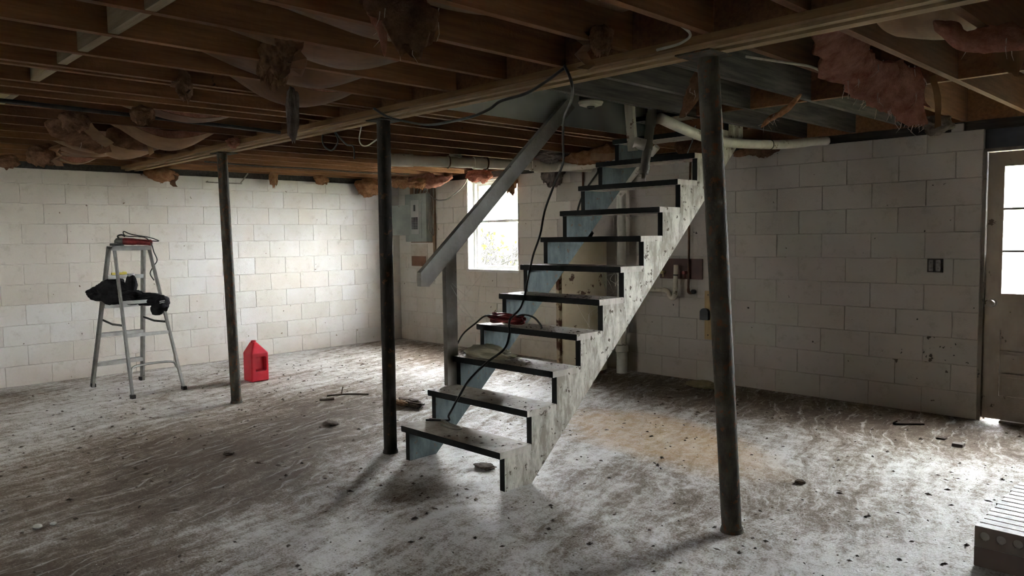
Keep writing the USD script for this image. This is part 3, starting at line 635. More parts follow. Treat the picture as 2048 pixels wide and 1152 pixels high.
obj('pipe', tube([(4.80, -0.045, 2.245), (4.785, -0.045, 1.6), (4.776, -0.045, 0.90)], 0.011, 10), COPPER, cp, smooth=True)
obj('elbow', tube(smooth_path([(4.776, -0.045, 0.905), (4.779, -0.045, 0.872), (4.80, -0.045, 0.862), (4.825, -0.045, 0.868)], 4), 0.014, 10), COPPER, cp, smooth=True)
obj('stub', turned(lathe([(0.022, 0), (0.022, 0.03), (0.012, 0.032)], 14), (4.835, -0.03, 0.875), (0, -1, 0)), BLACK, cp, smooth=40)
stp = thing('standpipe', 'cream washer drain with a U-bend trap on the grey wall', 'pipe')
obj('riser', tube([(4.652, -0.085, 0.86), (4.662, -0.085, 1.135)], 0.023, 16), CREAM, stp, smooth=40)
obj('trap', tube(smooth_path([(4.652, -0.085, 0.875), (4.648, -0.085, 0.835), (4.622, -0.085, 0.806), (4.59, -0.085, 0.822), (4.575, -0.085, 0.855), (4.548, -0.085, 0.878), (4.51, -0.085, 0.882)], 5), 0.025, 16), CREAM, stp, smooth=True)
obj('waste_arm', tube([(4.52, -0.085, 0.882), (4.15, -0.10, 0.872)], 0.022, 16), CREAM, stp, smooth=40)
obj('band', tube([(4.6578, -0.085, 1.03), (4.6582, -0.085, 1.042)], 0.026, 16), BLACK, stp)
rpn = thing('valve_board', 'dark red-brown board with washer taps on the grey wall', 'board')
obj('board', cbox(4.43, 4.915, -0.022, -0.0035, 0.995, 1.195, 0.006), worn('red_brown_board', (0.055, 0.022, 0.016), (0.095, 0.04, 0.03), scale=6, rough=0.5), rpn)
for x, m_ in ((4.485, plain('yellow_tap', (0.45, 0.36, 0.16), 0.4)), (4.74, plain('red_tap', (0.30, 0.06, 0.05), 0.4))):
    obj('tap', cat(turned(lathe([(0.016, 0), (0.016, 0.03), (0.009, 0.034), (0.009, 0.05), (0.018, 0.052), (0.018, 0.06), (0.004, 0.062)], 14), (x, -0.022, 1.06), (0, -1, 0)), tube([(x, -0.045, 1.055), (x, -0.045, 1.01)], 0.008, 10)), m_, rpn, smooth=40)
ys = thing('wood_strip', 'bare yellow wood strip nailed to the grey wall beside the post', 'board')
obj('strip', cbox(4.942, 5.016, -0.019, -0.0035, 0.417, 0.888, 0.002), worn('yellow_pine', (0.40, 0.28, 0.14), (0.52, 0.38, 0.20), scale=4, stretch=(12, 1, 1), rough=0.6), ys)
for z in (0.46, 0.85): obj('screw', turned(lathe([(0.006, 0), (0.006, 0.002), (0.002, 0.003)], 10), (4.98, -0.019, z), (0, -1, 0)), BLACK, ys)
jb = thing('phone_box', 'small black rounded box fixed on the yellow wood strip', 'box')
obj('case', prism([(4.912, 0.607), (5.0, 0.607), (5.0, 0.690), (4.985, 0.712), (4.965, 0.72), (4.947, 0.72), (4.927, 0.712), (4.912, 0.690)], -0.058, -0.0195, 'xz'), plain('black_plastic', (0.015, 0.017, 0.02), 0.4), jb)
obj('seam', cbox(4.915, 4.997, -0.0595, -0.058, 0.645, 0.649, 0.0005), BLACK, jb)
ol = thing('wall_outlet', 'uncovered double outlet in a dark metal box on the grey wall', 'outlet')
obj('box', cbox(6.902, 7.014, -0.006, -0.0035, 1.113, 1.219, 0.002), worn('dark_steel_box', (0.03, 0.03, 0.03), (0.07, 0.065, 0.06), scale=20, rough=0.5, metal=0.5), ol)
for x in (6.932, 6.982):
    rc = obj('receptacle', cbox(x - 0.017, x + 0.017, -0.017, -0.006, 1.122, 1.210, 0.006), worn('grey_bakelite', (0.16, 0.155, 0.15), (0.30, 0.29, 0.28), scale=30, rough=0.5), ol)
    for z in (1.145, 1.187):
        for dx in (-0.006, 0.006): obj('slot', box(x + dx - 0.0012, x + dx + 0.0012, -0.0176, -0.0168, z - 0.005, z + 0.005), BLACK, rc)
cable('black_hose', [(3.66, -0.05, 2.16), (3.637, -0.03, 2.112), (3.56, -0.03, 2.03), (3.49, -0.03, 1.955), (3.40, -0.03, 1.83), (3.35, -0.03, 1.70), (3.34, -0.03, 1.58)], 0.011, BLACK, 'black hose running down the block wall beside the upper stairs')
rs = thing('rusty_rod', 'short rust-brown rod hanging against the wall left of the upper treads', 'rod')
obj('rod', tube([(3.433, -0.03, 2.24), (3.433, -0.03, 1.9)], 0.012, 10), COPPER, rs, smooth=40)
wk = cable('wall_hook', [(0.03, -2.74, 2.125), (0.03, -2.735, 2.115), (0.03, -2.36, 2.115), (0.03, -2.34, 2.125), (0.03, -2.25, 2.24)], 0.008, GREYCAB, 'bent grey rod under the ceiling on the left wall behind the far post', 'rod', sm=3)

# ================================================================= OVER THE STAIRS
hb = tag(obj('hanger_board', bar((5.835, -2.445, 2.46), (5.835, -2.385, 1.98), 0.03, 0.062, up=(1, 0, 0), c=0.003), worn('weathered_board', (0.22, 0.20, 0.16), (0.38, 0.36, 0.30), scale=6, stretch=(1, 1, 0.3), rough=0.7, spots=(0.10, 0.06, 0.04), spot_scale=9, spot_at=0.6)), 'narrow weathered board hanging from the joist above the stairs', 'board')
CLEAR = mk('cloudy_plastic', {'d': ('principled_bsdf', dict(base_color=(0.16, 0.15, 0.13), roughness=0.25)), 't': ('transparent_bsdf', dict(color=(0.75, 0.74, 0.70))), 'm': ('mix_closure', dict(fac=0.35))}, [('d.BSDF', 'm.closure1'), ('t.BSDF', 'm.closure2')], 'm.closure')
ct = thing('clear_pipe', 'smoky clear plastic tube hanging above the upper treads', 'pipe')
A, B = np.array([5.90, -2.26, 2.252]), np.array([5.885, -2.335, 1.83])
obj('tube', tube([A + (B - A) * t for t in np.linspace(0, 1, 5)], 0.030, 18), CLEAR, ct, smooth=40)
for t, ln in ((0.06, 0.2), (0.52, 0.10), (0.88, 0.06)):
    p0 = A + (B - A) * t; obj('collar', tube([p0, p0 + (B - A) * ln], 0.035, 18), CLEAR, ct, smooth=40)
obj('side_ring', tube([(5.845, -2.39, 2.035), (5.90, -2.34, 2.015)], 0.038, 18, caps=False), PVC, ct, smooth=40)
obj('tip', tube([B + (0, 0, 0.005), B - (0, 0.004, 0.03)], 0.014, 12), CLEAR, ct, smooth=40)
mb = tag(obj('metal_strap', cat(bar((5.736, -1.474, 2.237), (5.731, -1.514, 2.107), 0.004, 0.035, up=(0.7, -0.7, 0), c=0.001), bar((5.731, -1.514, 2.112), (5.70, -1.53, 2.0245), 0.004, 0.045, up=(0.7, -0.7, 0.2), c=0.001)), worn('galvanised', (0.28, 0.29, 0.27), (0.42, 0.43, 0.40), scale=15, rough=0.4, metal=0.7)), 'bent metal strap standing on the tenth tread by the white pipe', 'bracket')
lf = thing('lampholder', 'round cream ceiling lampholder without a bulb above the stairs', 'ceiling lamp')
obj('base', turned(lathe([(0.02, 0), (0.072, 0.002), (0.078, 0.012), (0.070, 0.028), (0.045, 0.036), (0.02, 0.036)], 28), (5.81, -2.785, 2.262), (0, 0, -1)), plain('cream_porcelain', (0.62, 0.58, 0.48), 0.3), lf, smooth=40)
obj('junction_box', cbox(5.755, 5.857, -2.83, -2.74, 2.263, 2.34, 0.006), BLACK, lf)
obj('socket', turned(lathe([(0.024, 0), (0.024, 0.012), (0.020, 0.012), (0.018, 0.004)], 20), (5.81, -2.785, 2.2265), (0, 0, -1)), BLACK, lf, smooth=40)

# wires and cords
cable('draped_wire', [(4.80, -3.69, 2.245), (4.90, -3.675, 2.19), (5.03, -3.68, 2.150), (5.32, -3.69, 2.085), (5.50, -3.69, 2.077), (5.72, -3.69, 2.083), (5.86, -3.69, 2.105), (5.95, -3.69, 2.135), (6.133, -3.69, 2.148), (6.27, -3.69, 2.186), (6.40, -3.69, 2.235)], 0.0075, BLACK, 'black cord draped along the girder from the middle post')
cable('drop_cord', [(6.40, -3.70, 2.24), (6.43, -3.70, 2.19), (6.432, -3.68, 2.14), (6.271, -3.5, 2.119), (5.955, -3.2, 2.099), (5.725, -2.95, 2.016), (5.591, -2.8, 1.899), (5.431, -2.7, 1.786), (5.226, -2.58, 1.613), (5.101, -2.5, 1.44), (5.022, -2.49, 1.296), (5.15, -2.68, 1.127), (5.262, -2.86, 0.964), (5.245, -2.955, 0.876), (5.326, -3.04, 0.797), (5.373, -3.135, 0.714), (5.306, -3.225, 0.631), (5.263, -3.34, 0.529), (5.27, -3.44, 0.43), (5.20, -3.43, 0.35), (5.09, -3.37, 0.28), (5.06, -3.345, 0.24), (4.98, -3.40, 0.238), (4.94, -3.44, 0.238)], 0.0075, BLACK, 'long dark cord dropping from the girder onto the lowest tread')
cable('cord_loop', [(4.93, -3.40, 0.237), (5.03, -3.37, 0.237), (5.12, -3.40, 0.238), (5.26, -3.415, 0.237), (5.27, -3.44, 0.237), (5.22, -3.455, 0.237), (5.10, -3.44, 0.237)], 0.008, GREYCAB, 'doubled end of grey cord lying on the lowest tread')
RED = worn('red_cord', (0.20, 0.018, 0.02), (0.30, 0.035, 0.03), scale=40, rough=0.45)
ec = thing('extension_cord', 'coiled red extension cord lying on the fourth tread', 'extension cord')
rr = random.Random(4); strands = []
for k in range(11):
    oy, oz = rr.uniform(-0.04, 0.04), rr.uniform(0.0, 0.045)
    c0 = np.array([5.12, -2.865 + oy * 0.5, 0.838 + oz]); L = rr.uniform(0.13, 0.17); w_ = rr.uniform(0.02, 0.045)
    a = np.linspace(0, 2 * PI, 18)
    strands.append(tube(np.column_stack([c0[0] + L * np.cos(a), c0[1] + w_ * np.sin(a), c0[2] + 0.012 * np.sin(2 * a + k) + 0.012]), 0.0062, 6, caps=False))
obj('coil', cat(strands), RED, ec, smooth=True)
obj('lead', tube(smooth_path([(5.05, -2.87, 0.88), (4.97, -2.92, 0.885), (4.91, -2.965, 0.83), (4.875, -3.05, 0.76), (4.865, -3.12, 0.66)], 6), 0.0065, 6), BLACK, ec, smooth=True)
obj('lead', tube(smooth_path([(5.20, -2.87, 0.88), (5.30, -2.885, 0.91), (5.40, -2.89, 0.90), (5.47, -2.90, 0.86), (5.49, -2.905, 0.834)], 6), 0.0065, 6), BLACK, ec, smooth=True)
obj('plug', tube([(4.865, -3.12, 0.665), (4.864, -3.125, 0.62)], 0.014, 8), BLACK, ec, smooth=40)
SHEET = mk('thin_plastic', {'p': ('principled_bsdf', dict(base_color=(0.62, 0.58, 0.46), roughness=0.4)), 't': ('translucent_bsdf', dict(color=(0.6, 0.56, 0.42))), 'm': ('mix_closure', dict(fac=0.3))}, [('p.BSDF', 'm.closure1'), ('t.BSDF', 'm.closure2')], 'm.closure')
sb = blob((5.13, -3.035, 0.652), (0.20, 0.085, 0.052), 21, 4, 0.5, 2.2); sv = np.array(sb.vertices); sv[:, 2] = np.maximum(sv[:, 2], 0.6285 + 0.002 * NR.random(len(sv))); sb.vertices = sv
tag(obj('plastic_bag', sb, SHEET, None, smooth=True), 'crumpled pale plastic bag lying on the third tread', 'bag')

# ================================================================= LADDER AND WHAT IS ON IT
ALU = worn('dull_aluminium', (0.27, 0.27, 0.255), (0.40, 0.40, 0.38), scale=9, rough=0.42, metal=0.75, bump=0.05, spots=(0.2, 0.19, 0.17), spot_scale=14, spot_at=0.66)
la = thing('stepladder', 'aluminium stepladder standing in front of the white wall', 'ladder')
FA, FB, RA, RB = (np.array(q) for q in ((0.617, -4.216, 0.0), (0.584, -3.753, 0.0), (1.508, -4.138, 0.0), (1.438, -3.65, 0.0)))
TFA, TFB, TRA, TRB = (np.array(q) for q in ((0.93, -4.095, 1.385), (0.92, -3.80, 1.385), (1.01, -4.085, 1.385), (1.02, -3.775, 1.385)))
def railm(p0, p1, side):
    web = bar(p0, p1, 0.004, 0.066, up=(1, 0, 0), c=0.001)
    R, L = frame_of(p0, p1, (1, 0, 0)); out = [web]
    for s in (-1, 1):
        off = R[:, 2] * s * 0.031 + R[:, 1] * side * 0.011
        out.append(bar(p0 + off, p1 + off, 0.024, 0.004, up=(1, 0, 0), c=0.001))
    return cat(out)
for a, b, s in ((FA, TFA, 1), (FB, TFB, -1)): obj('front_rail', railm(a, b, s), ALU, la)
for a, b, s in ((RA, TRA, 1), (RB, TRB, -1)): obj('rear_rail', bar(a, b, 0.022, 0.036, up=(1, 0, 0), c=0.002), ALU, la)
for p_ in (FA, FB, RA, RB): obj('foot', cbox(p_[0] - 0.03, p_[0] + 0.03, p_[1] - 0.017, p_[1] + 0.017, 0, 0.035, 0.004), BLACK, la)
for t in (0.178, 0.39, 0.595, 0.80):
    a, b = FA + (TFA - FA) * t, FB + (TFB - FB) * t
    obj('step', cat(bar(a, b, 0.085, 0.004, c=0.001), bar(a + (0.04, 0, -0.017), b + (0.04, 0, -0.017), 0.004, 0.036, c=0.001), bar(a + (-0.04, 0, -0.017), b + (-0.04, 0, -0.017), 0.004, 0.036, c=0.001)), ALU, la)
for t in (0.40, 0.62):
    obj('rear_brace', bar(RA + (TRA - RA) * t, RB + (TRB - RB) * t, 0.012, 0.032, c=0.002), ALU, la)
cb = [RA + (TRA - RA) * 0.11, RA + (TRA - RA) * 0.16 + (RB - RA) * 0.03, RA + (TRA - RA) * 0.20 + (RB - RA) * 0.14, RB + (TRB - RB) * 0.20 - (RB - RA) * 0.14, RB + (TRB - RB) * 0.16 - (RB - RA) * 0.03, RB + (TRB - RB) * 0.11]
obj('curved_brace', tube(smooth_path(cb, 6), 0.011, 10), ALU, la, smooth=True)
for f0, f1, r0, r1 in ((FA, TFA, RA, TRA), (FB, TFB, RB, TRB)):
    a, b = f0 + (f1 - f0) * 0.49, r0 + (r1 - r0) * 0.47; mdl = (a + b) / 2 - np.array([0, 0, 0.018])
    obj('spreader', cat(bar(a, mdl, 0.004, 0.02, c=0.001), bar(mdl, b, 0.004, 0.02, c=0.001)), BLACK, la)
obj('top_cap', cat(cbox(0.895, 1.055, -4.115, -3.755, 1.385, 1.395, 0.003), cbox(1.05, 1.055, -4.115, -3.755, 1.35, 1.39, 0.002), cbox(0.895, 0.90, -4.115, -3.755, 1.35, 1.39, 0.002)), ALU, la)

ag = thing('angle_grinder', 'dark red angle grinder with its cord on top of the ladder', 'power tool')
u = np.array([0.50, 0.866, 0.0]); u /= np.linalg.norm(u); g0 = np.array([0.955, -3.985, 1.438])
obj('motor_body', turned(lathe([(0.030, 0.0), (0.034, 0.01), (0.034, 0.09), (0.029, 0.12), (0.027, 0.22), (0.031, 0.245), (0.018, 0.262)], 20), g0, u + np.array([0, 0, -0.06])), worn('dark_red_plastic', (0.12, 0.015, 0.02), (0.20, 0.03, 0.03), scale=20, rough=0.4), ag, smooth=40)
obj('gear_head', cat(turned(lathe([(0.012, -0.075), (0.030, -0.06), (0.033, -0.01), (0.030, 0.004)], 18), g0, u), turned(lathe([(0.028, 0), (0.028, 0.04), (0.016, 0.055)], 16), g0 - u * 0.05 + np.array([0, 0, -0.036]), (0, 0, 1))), worn('grey_casting', (0.10, 0.10, 0.095), (0.18, 0.175, 0.165), scale=20, rough=0.5, metal=0.4), ag, smooth=40)
obj('guard', turned(lathe([(0.012, 0), (0.062, 0.002), (0.064, -0.016), (0.061, -0.016), (0.058, -0.002)], 26), g0 - u * 0.055 + np.array([0, 0, -0.024]), (0.1, 0, 1)), BLACK, ag, smooth=40)
obj('side_handle', tube(smooth_path([g0 - u * 0.03 + (0, 0, 0.02), g0 - u * 0.045 + (0, 0, 0.05), g0 - u * 0.01 + (0, 0, 0.062), g0 + u * 0.02 + (0, 0, 0.045)], 5), 0.008, 8), BLACK, ag, smooth=True)
e = g0 + u * 0.25
obj('power_cord', tube(smooth_path([e, e + u * 0.07 + (0, 0, 0.0), e - u * 0.02 + (0, 0, 0.035), e - u * 0.17 + (0, 0, 0.065), e - u * 0.24 + (0, 0, 0.095), e - u * 0.22 + (0, 0, 0.05), e - u * 0.06 + (0, 0, 0.035), e - u * 0.01 + (0.03, 0, -0.03), (1.075, -3.745, 1.33), (1.08, -3.72, 1.25), (1.065, -3.75, 1.19), (1.05, -3.78, 1.12), (1.06, -3.75, 1.05)], 6), 0.0055, 6), BLACK, ag, smooth=True)

BAGM = worn('black_cloth', (0.010, 0.010, 0.011), (0.022, 0.022, 0.024), scale=12, rough=0.85, bump=0.5, bscale=25, spec=0.08)
bg = thing('black_bag', 'limp black cloth bag slumped across the ladder step', 'bag')
r0 = np.array([0.703, 0.711, 0.0]); ctr = np.array([0.985, -3.965, 0.0])
def lump(s, z, a, b, h, seed, rough=0.35):
    m = blob((0, 0, 0), (a, b, h), seed, 4, rough, 1.8); v = np.array(m.vertices); n_ = np.array([-0.711, 0.703, 0])
    m.vertices = ctr + r0 * s + np.array([0, 0, z]) + v[:, :1] * r0 + v[:, 1:2] * n_ + v[:, 2:] * np.array([0, 0, 1.0]); return m
obj('bag_body', cat(lump(-0.15, 0.955, 0.17, 0.10, 0.125, 1), lump(-0.31, 0.93, 0.09, 0.06, 0.07, 2), lump(0.02, 0.90, 0.12, 0.09, 0.075, 3), lump(0.03, 1.02, 0.055, 0.05, 0.10, 4, 0.2)), BAGM, bg, smooth=True)
obj('bag_flap', cat(lump(0.20, 0.87, 0.16, 0.08, 0.062, 5), lump(0.30, 0.83, 0.09, 0.07, 0.085, 6), lump(0.27, 0.77, 0.06, 0.055, 0.06, 7)), BAGM, bg, smooth=True)
q = ctr + r0 * 0.335 + np.array([0.05, -0.055, 0.855])
obj('white_print', cat(bar(q, q + r0 * 0.05 + (0, 0, 0.008), 0.004, 0.008), bar(q + (0, 0, -0.016), q + r0 * 0.045 + (0, 0, -0.008), 0.004, 0.006)), plain('white_print', (0.6, 0.6, 0.6), 0.6), bg)
yl = thing('spirit_level', 'short yellow level lying on the highest ladder step', 'level')
zt = 1.1105; a, b = FA + (TFA - FA) * 0.80, FB + (TFB - FB) * 0.80
p0, p1 = a + (b - a) * 0.12 + (0.01, 0, 0.016), a + (b - a) * 0.55 + (0.01, 0, 0.016)
obj('body', bar(p0, p1, 0.018, 0.022, c=0.002), plain('yellow_paint', (0.45, 0.36, 0.05), 0.4), yl)
obj('vial', tube([p0 + (p1 - p0) * 0.75 + (0, 0, 0.012), p0 + (p1 - p0) * 0.95 + (0, 0, 0.012)], 0.007, 8), plain('vial_green', (0.5, 0.55, 0.15), 0.2), yl, smooth=40)
sc = thing('metal_cup', 'small dented metal cup sitting behind the black bag on the ladder', 'cup')
cpx = ctr + r0 * 0.03 + np.array([0, 0, 1.075])
obj('cup', lathe([(0.004, 0.0), (0.03, 0.0), (0.033, 0.05), (0.030, 0.05), (0.028, 0.006)], 18, cpx), worn('dull_tin', (0.3, 0.3, 0.3), (0.42, 0.42, 0.42), scale=20, rough=0.4, metal=0.7), sc, smooth=40)

# ================================================================= GAS CAN
import manifold3d as m3
REDP = worn('red_plastic', (0.50, 0.012, 0.03), (0.60, 0.025, 0.05), scale=5, rough=0.35, bump=0.05, spec=0.5)
def rounded_hull(pts, r):
    s = m3.Manifold.sphere(r, 16); return m3.Manifold.batch_hull([s.translate(tuple(map(float, q))) for q in pts])
X0, X1, YA, YB = 1.43, 1.622, -3.045, -2.86
rr_ = 0.016
body = rounded_hull([(x, y, z) for x in (X0 + rr_, X1 - rr_) for y in (YA + rr_, YB - rr_) for z in (rr_, 0.285)] + [(x, y, 0.385) for x in (1.50, 1.565) for y in (-2.985, -2.965)], rr_)
hole = rounded_hull([(x, y, z) for x in (X1 - 0.05, X1 + 0.1) for y in (-2.985, -2.905) for z in (0.125, 0.235)], 0.02)
gc = thing('gas_can', 'red plastic petrol can on the floor by the far post', 'fuel can')
mm_ = (body - hole).refine_to_length(0.02).to_mesh()
obj('body', M(mm_.vert_properties[:, :3], mm_.tri_verts), REDP, gc, smooth=35)
obj('filler_cap', lathe([(0.002, 0.392), (0.026, 0.392), (0.026, 0.412), (0.018, 0.418), (0.002, 0.418)], 20, (1.532, -2.975, 0)), worn('dark_red_cap', (0.30, 0.02, 0.03), (0.4, 0.03, 0.04), rough=0.4), gc, smooth=40)

# ================================================================= BRICK PILE
BRICK = [stair_paint('dusty_brick_%d' % k, (a, b), a, ((0.34, 0.32, 0.30), (0.58, 0.56, 0.53)), 14, 0.66, (0.35, 0.65)) for k, (a, b) in enumerate((((0.16, 0.12, 0.105), (0.26, 0.21, 0.18)), ((0.18, 0.145, 0.125), (0.28, 0.24, 0.21)), ((0.14, 0.105, 0.09), (0.24, 0.19, 0.165))))]
def brick_mesh():
    """A cored brick on edge: 0.194 long (x), 0.056 thick (y), 0.088 high, three holes through y."""
    b = m3.Manifold.cube((0.194, 0.051, 0.088), True).translate((0, 0, 0.044))
    for k in (-1, 0, 1):
        b = b - m3.Manifold.cylinder(0.2, 0.019, 0.019, 16, True).rotate((90, 0, 0)).translate((k * 0.060, 0, 0.048))
    q = b.to_mesh(); return M(q.vert_properties[:, :3], q.tri_verts)
PALE_CORE = worn('pale_core', (0.30, 0.28, 0.25), (0.42, 0.40, 0.36), scale=12, rough=0.95)
bm = brick_mesh(); lowb = cbox(-0.097, 0.097, -0.028, 0.028, 0, 0.085, 0.003)
def brick(name, m, x, y, z, label, grp, mat):
    rz = RNG.uniform(-0.02, 0.02); v = np.array(m.vertices); v = np.column_stack([v[:, 0] * math.cos(rz) - v[:, 1] * math.sin(rz), v[:, 0] * math.sin(rz) + v[:, 1] * math.cos(rz), v[:, 2]])
    if name == 'cored_brick' and grp is None:
        t = thing(name, label, 'brick'); obj('brick_body', M(v + (x, y, z), m.faces), mat, t)
        for k in (-1, 0, 1): obj('mortar_core', turned(lathe([(0.0185, 0), (0.0185, 0.04)], 16), (x + 0.06 * k, y + 0.022, z + 0.048), (0, -1, 0)), PALE_CORE, t)
        return t
    return tag(obj(name, M(v + (x, y, z), m.faces), mat), label, 'brick', grp)
for row in range(13):
    y = -2.828 + row * 0.0615
    for col in range(2):
        x = 8.060 + col * 0.199
        brick('lower_brick', lowb, x, y, 0.0, '%s brick in the bottom layer, %s row from the stack near end' % (('left', 'right')[col], ORD[row]), 'bricks in the bottom layer', BRICK[RNG.randrange(3)])
        first = row == 0
        brick('cored_brick', bm, x + RNG.uniform(-0.006, 0.006) * (row > 0), y, 0.0852,
              ('three-holed brick at the near end of the stack, ' + ('its left corner in view' if col == 0 else 'right of the corner one')) if first else '%s dusty brick on edge in the top layer, %s row from the near end' % (('left', 'right')[col], ORD[row]),
              None if first else 'bricks on edge in the top of the stack', BRICK[RNG.randrange(3)])

# ================================================================= INSULATION
def fibre(name, a, b):
    n = {'g': ('geometry', {}), 'n': ('noise_texture', dict(scale=14, detail=7, roughness=0.7)), 'r': ('rgb_ramp', dict(ramp=[(0.32, a), (0.66, b)])), 'n2': ('noise_texture', dict(scale=70, detail=6, roughness=0.75)), 'bu': ('bump', dict(strength=0.8, distance=0.02)),
         'd': ('diffuse_bsdf', dict(roughness=0.5)), 't': ('translucent_bsdf', {}), 'm': ('mix_closure', dict(fac=0.28))}
    l = [('g.position', 'n.vector'), ('n.fac', 'r.fac'), ('g.position', 'n2.vector'), ('n2.fac', 'bu.height'), ('bu.normal', 'd.normal'), ('r.color', 'd.color'), ('r.color', 't.color'), ('d.BSDF', 'm.closure1'), ('t.BSDF', 'm.closure2')]
    return mk(name, n, l, 'm.closure')
PINK = fibre('pink_fibreglass', (0.25, 0.10, 0.07), (0.55, 0.29, 0.225))
BROWNF = fibre('dirty_fibreglass', (0.10, 0.055, 0.035), (0.30, 0.17, 0.11))
TAN = fibre('orange_fibreglass', (0.20, 0.09, 0.045), (0.46, 0.25, 0.14))
GREYF = fibre('grey_fibreglass', (0.12, 0.10, 0.09), (0.25, 0.21, 0.19))
KRAFT = worn('kraft_paper', (0.085, 0.040, 0.018), (0.155, 0.080, 0.040), scale=4, stretch=(2, 0.8, 1), rough=0.7, bump=0.7, bscale=7)
KRAFTL = worn('pale_kraft_paper', (0.15, 0.083, 0.040), (0.25, 0.15, 0.08), scale=4, stretch=(2, 0.8, 1), rough=0.7, bump=0.7, bscale=7)

def batt(xc, y0, y1, zend, sag, at, seed, mat, lift=0.0, width=0.34, grp='paper-faced batts between the near joists', label='brown paper-faced insulation batt sagging between joists on the near side of the girder'):
    """A faced batt in one joist bay, hanging between its ends: kraft sheet below, fibreglass above."""
    t = thing('insulation_batt', label, 'insulation', grp)
    ny, nx = 28, 9; ys_, xs_ = np.linspace(y0, y1, ny), np.linspace(-1, 1, nx); g = np.zeros((ny, nx, 3))
    for i, y in enumerate(ys_):
        s = (y - y0) / (y1 - y0); k = (s / at if s < at else (1 - s) / (1 - at)); k = math.sin(k * PI / 2) ** 1.5
        for j, x in enumerate(xs_):
            tw = 0.035 * math.sin(3.1 * s + seed) * x
            wob = 0.035 * (meshkit.fbm(np.array([x * 0.7, y * 2.1, seed * 3.3]), 3, seed) - 0.5)
            g[i, j] = (xc + x * width / 2, y, zend - sag * k * (1 - 0.28 * abs(x) ** 2) + tw * k + wob - lift * abs(x))
    def slab(lo, hi):
        v = np.vstack([lo.reshape(-1, 3), hi.reshape(-1, 3)]); N = ny * nx; f = []
        for i in range(ny - 1):
            for j in range(nx - 1):
                a, b, c, d_ = i * nx + j, i * nx + j + 1, (i + 1) * nx + j + 1, (i + 1) * nx + j
                f += [[a, c, b], [a, d_, c], [N + a, N + b, N + c], [N + a, N + c, N + d_]]
        rim = [i * nx for i in range(ny)] + [(ny - 1) * nx + j for j in range(1, nx)] + [i * nx + nx - 1 for i in range(ny - 2, -1, -1)] + [j for j in range(nx - 2, 0, -1)]
        for a, b in zip(rim, rim[1:] + rim[:1]): f += [[a, b, N + b], [a, N + b, N + a]]
        return M(v, f)
    up = np.array([0, 0, 0.003]); obj('kraft_facing', slab(g, g + up), mat, t, smooth=50)
    top = g + up; thick = 0.045 + 0.02 * meshkit.noise(top.reshape(-1, 3) * 9, seed).reshape(ny, nx); hi = top.copy(); hi[..., 2] = np.minimum(hi[..., 2] + thick, ZF - 0.004)
    hi[..., 2] = np.maximum(hi[..., 2], top[..., 2] + 0.004)
    obj('fibreglass', slab(top + (0, 0, 0.0005), hi), PINK, t, smooth=50)
    return t
bay = lambda k: 7.55 - 0.4064 * (k + 0.5)
#        bay  y0     y1     zend  sag   at
for i, (k, y0, y1, ze, sg, at) in enumerate(((1, -5.3, -3.75, 2.40, 0.05, 0.5), (2, -5.2, -4.05, 2.41, 0.09, 0.6), (3, -5.35, -3.95, 2.40, 0.12, 0.55), (4, -5.30, -3.9, 2.39, 0.14, 0.6), (5, -5.25, -3.85, 2.40, 0.17, 0.6), (5.885, -4.75, -3.75, 2.36, 0.19, 0.45), (6.99, -5.2, -4.2, 2.41, 0.08, 0.5),
                                             (9, -5.2, -3.8, 2.38, 0.17, 0.55), (10, -5.25, -4.0, 2.40, 0.10, 0.5), (11, -4.75, -3.72, 2.34, 0.22, 0.5), (12, -5.0, -3.75, 2.36, 0.20, 0.6), (13, -4.7, -3.8, 2.33, 0.21, 0.45), (14, -4.9, -3.85, 2.36, 0.17, 0.5), (15, -5.0, -3.75, 2.36, 0.15, 0.55), (16, -5.0, -3.75, 2.36, 0.12, 0.55))):
    batt(bay(k), y0, y1, ze, sg, at, 40 + i, width=0.26 if k == 5.885 else 0.32, mat= KRAFTL if i in (9, 11, 12) else KRAFT, label='paper-faced batt sagging in the near joists, %s one counting left from the leaning post' % ORD[i])
batt(bay(17), -4.6, -3.9, 2.33, 0.13, 0.5, 60, KRAFTL, label='paper-faced batt in the near joists closest to the white left wall')
batt(7.75, -3.20, -2.35, 2.37, 0.10, 0.5, 71, KRAFTL, grp=None, label='torn pale paper-faced batt hanging at the upper right corner, beyond the girder')

def clump(c, size, seed, mat, label, droop=0.5, rough=0.45, flap=None, grp=None, sub=4):
    t = thing('insulation_clump', label, 'insulation', grp)
    obj('fibre_wad', blob(c, size, seed, sub, rough, 1.7, droop), mat, t, smooth=True)
    if flap:
        dx, dy, dz, w_, h_ = flap; r = random.Random(seed); n = 7
        pts = [np.array(c) + (dx + 0.02 * r.gauss(0, 1), dy + 0.02 * r.gauss(0, 1), dz - h_ * k / (n - 1)) for k in range(n)]
        v, f = [], []
        for k, q in enumerate(pts):
            ww = w_ * (1 - 0.35 * k / n) * r.uniform(0.8, 1.1); tw = r.uniform(-0.3, 0.3)
            s = np.array([0.70 * math.cos(tw) - 0.71 * math.sin(tw), 0.71 * math.cos(tw) + 0.70 * math.sin(tw), r.uniform(-0.2, 0.2)]) * ww / 2; o = np.array([0.002, -0.002, 0])
            v += [q - s - o, q + s - o, q + s + o, q - s + o]
        for k in range(n - 1):
            for j in range(4):
                a, b = 4 * k + j, 4 * k + (j + 1) % 4; f += [[a, b, b + 4], [a, b + 4, a + 4]]
        f += [[0, 2, 1], [0, 3, 2], [4 * n - 4, 4 * n - 3, 4 * n - 2], [4 * n - 4, 4 * n - 2, 4 * n - 1]]
        obj('paper_scrap', M(v, f), KRAFT, t)
    return t
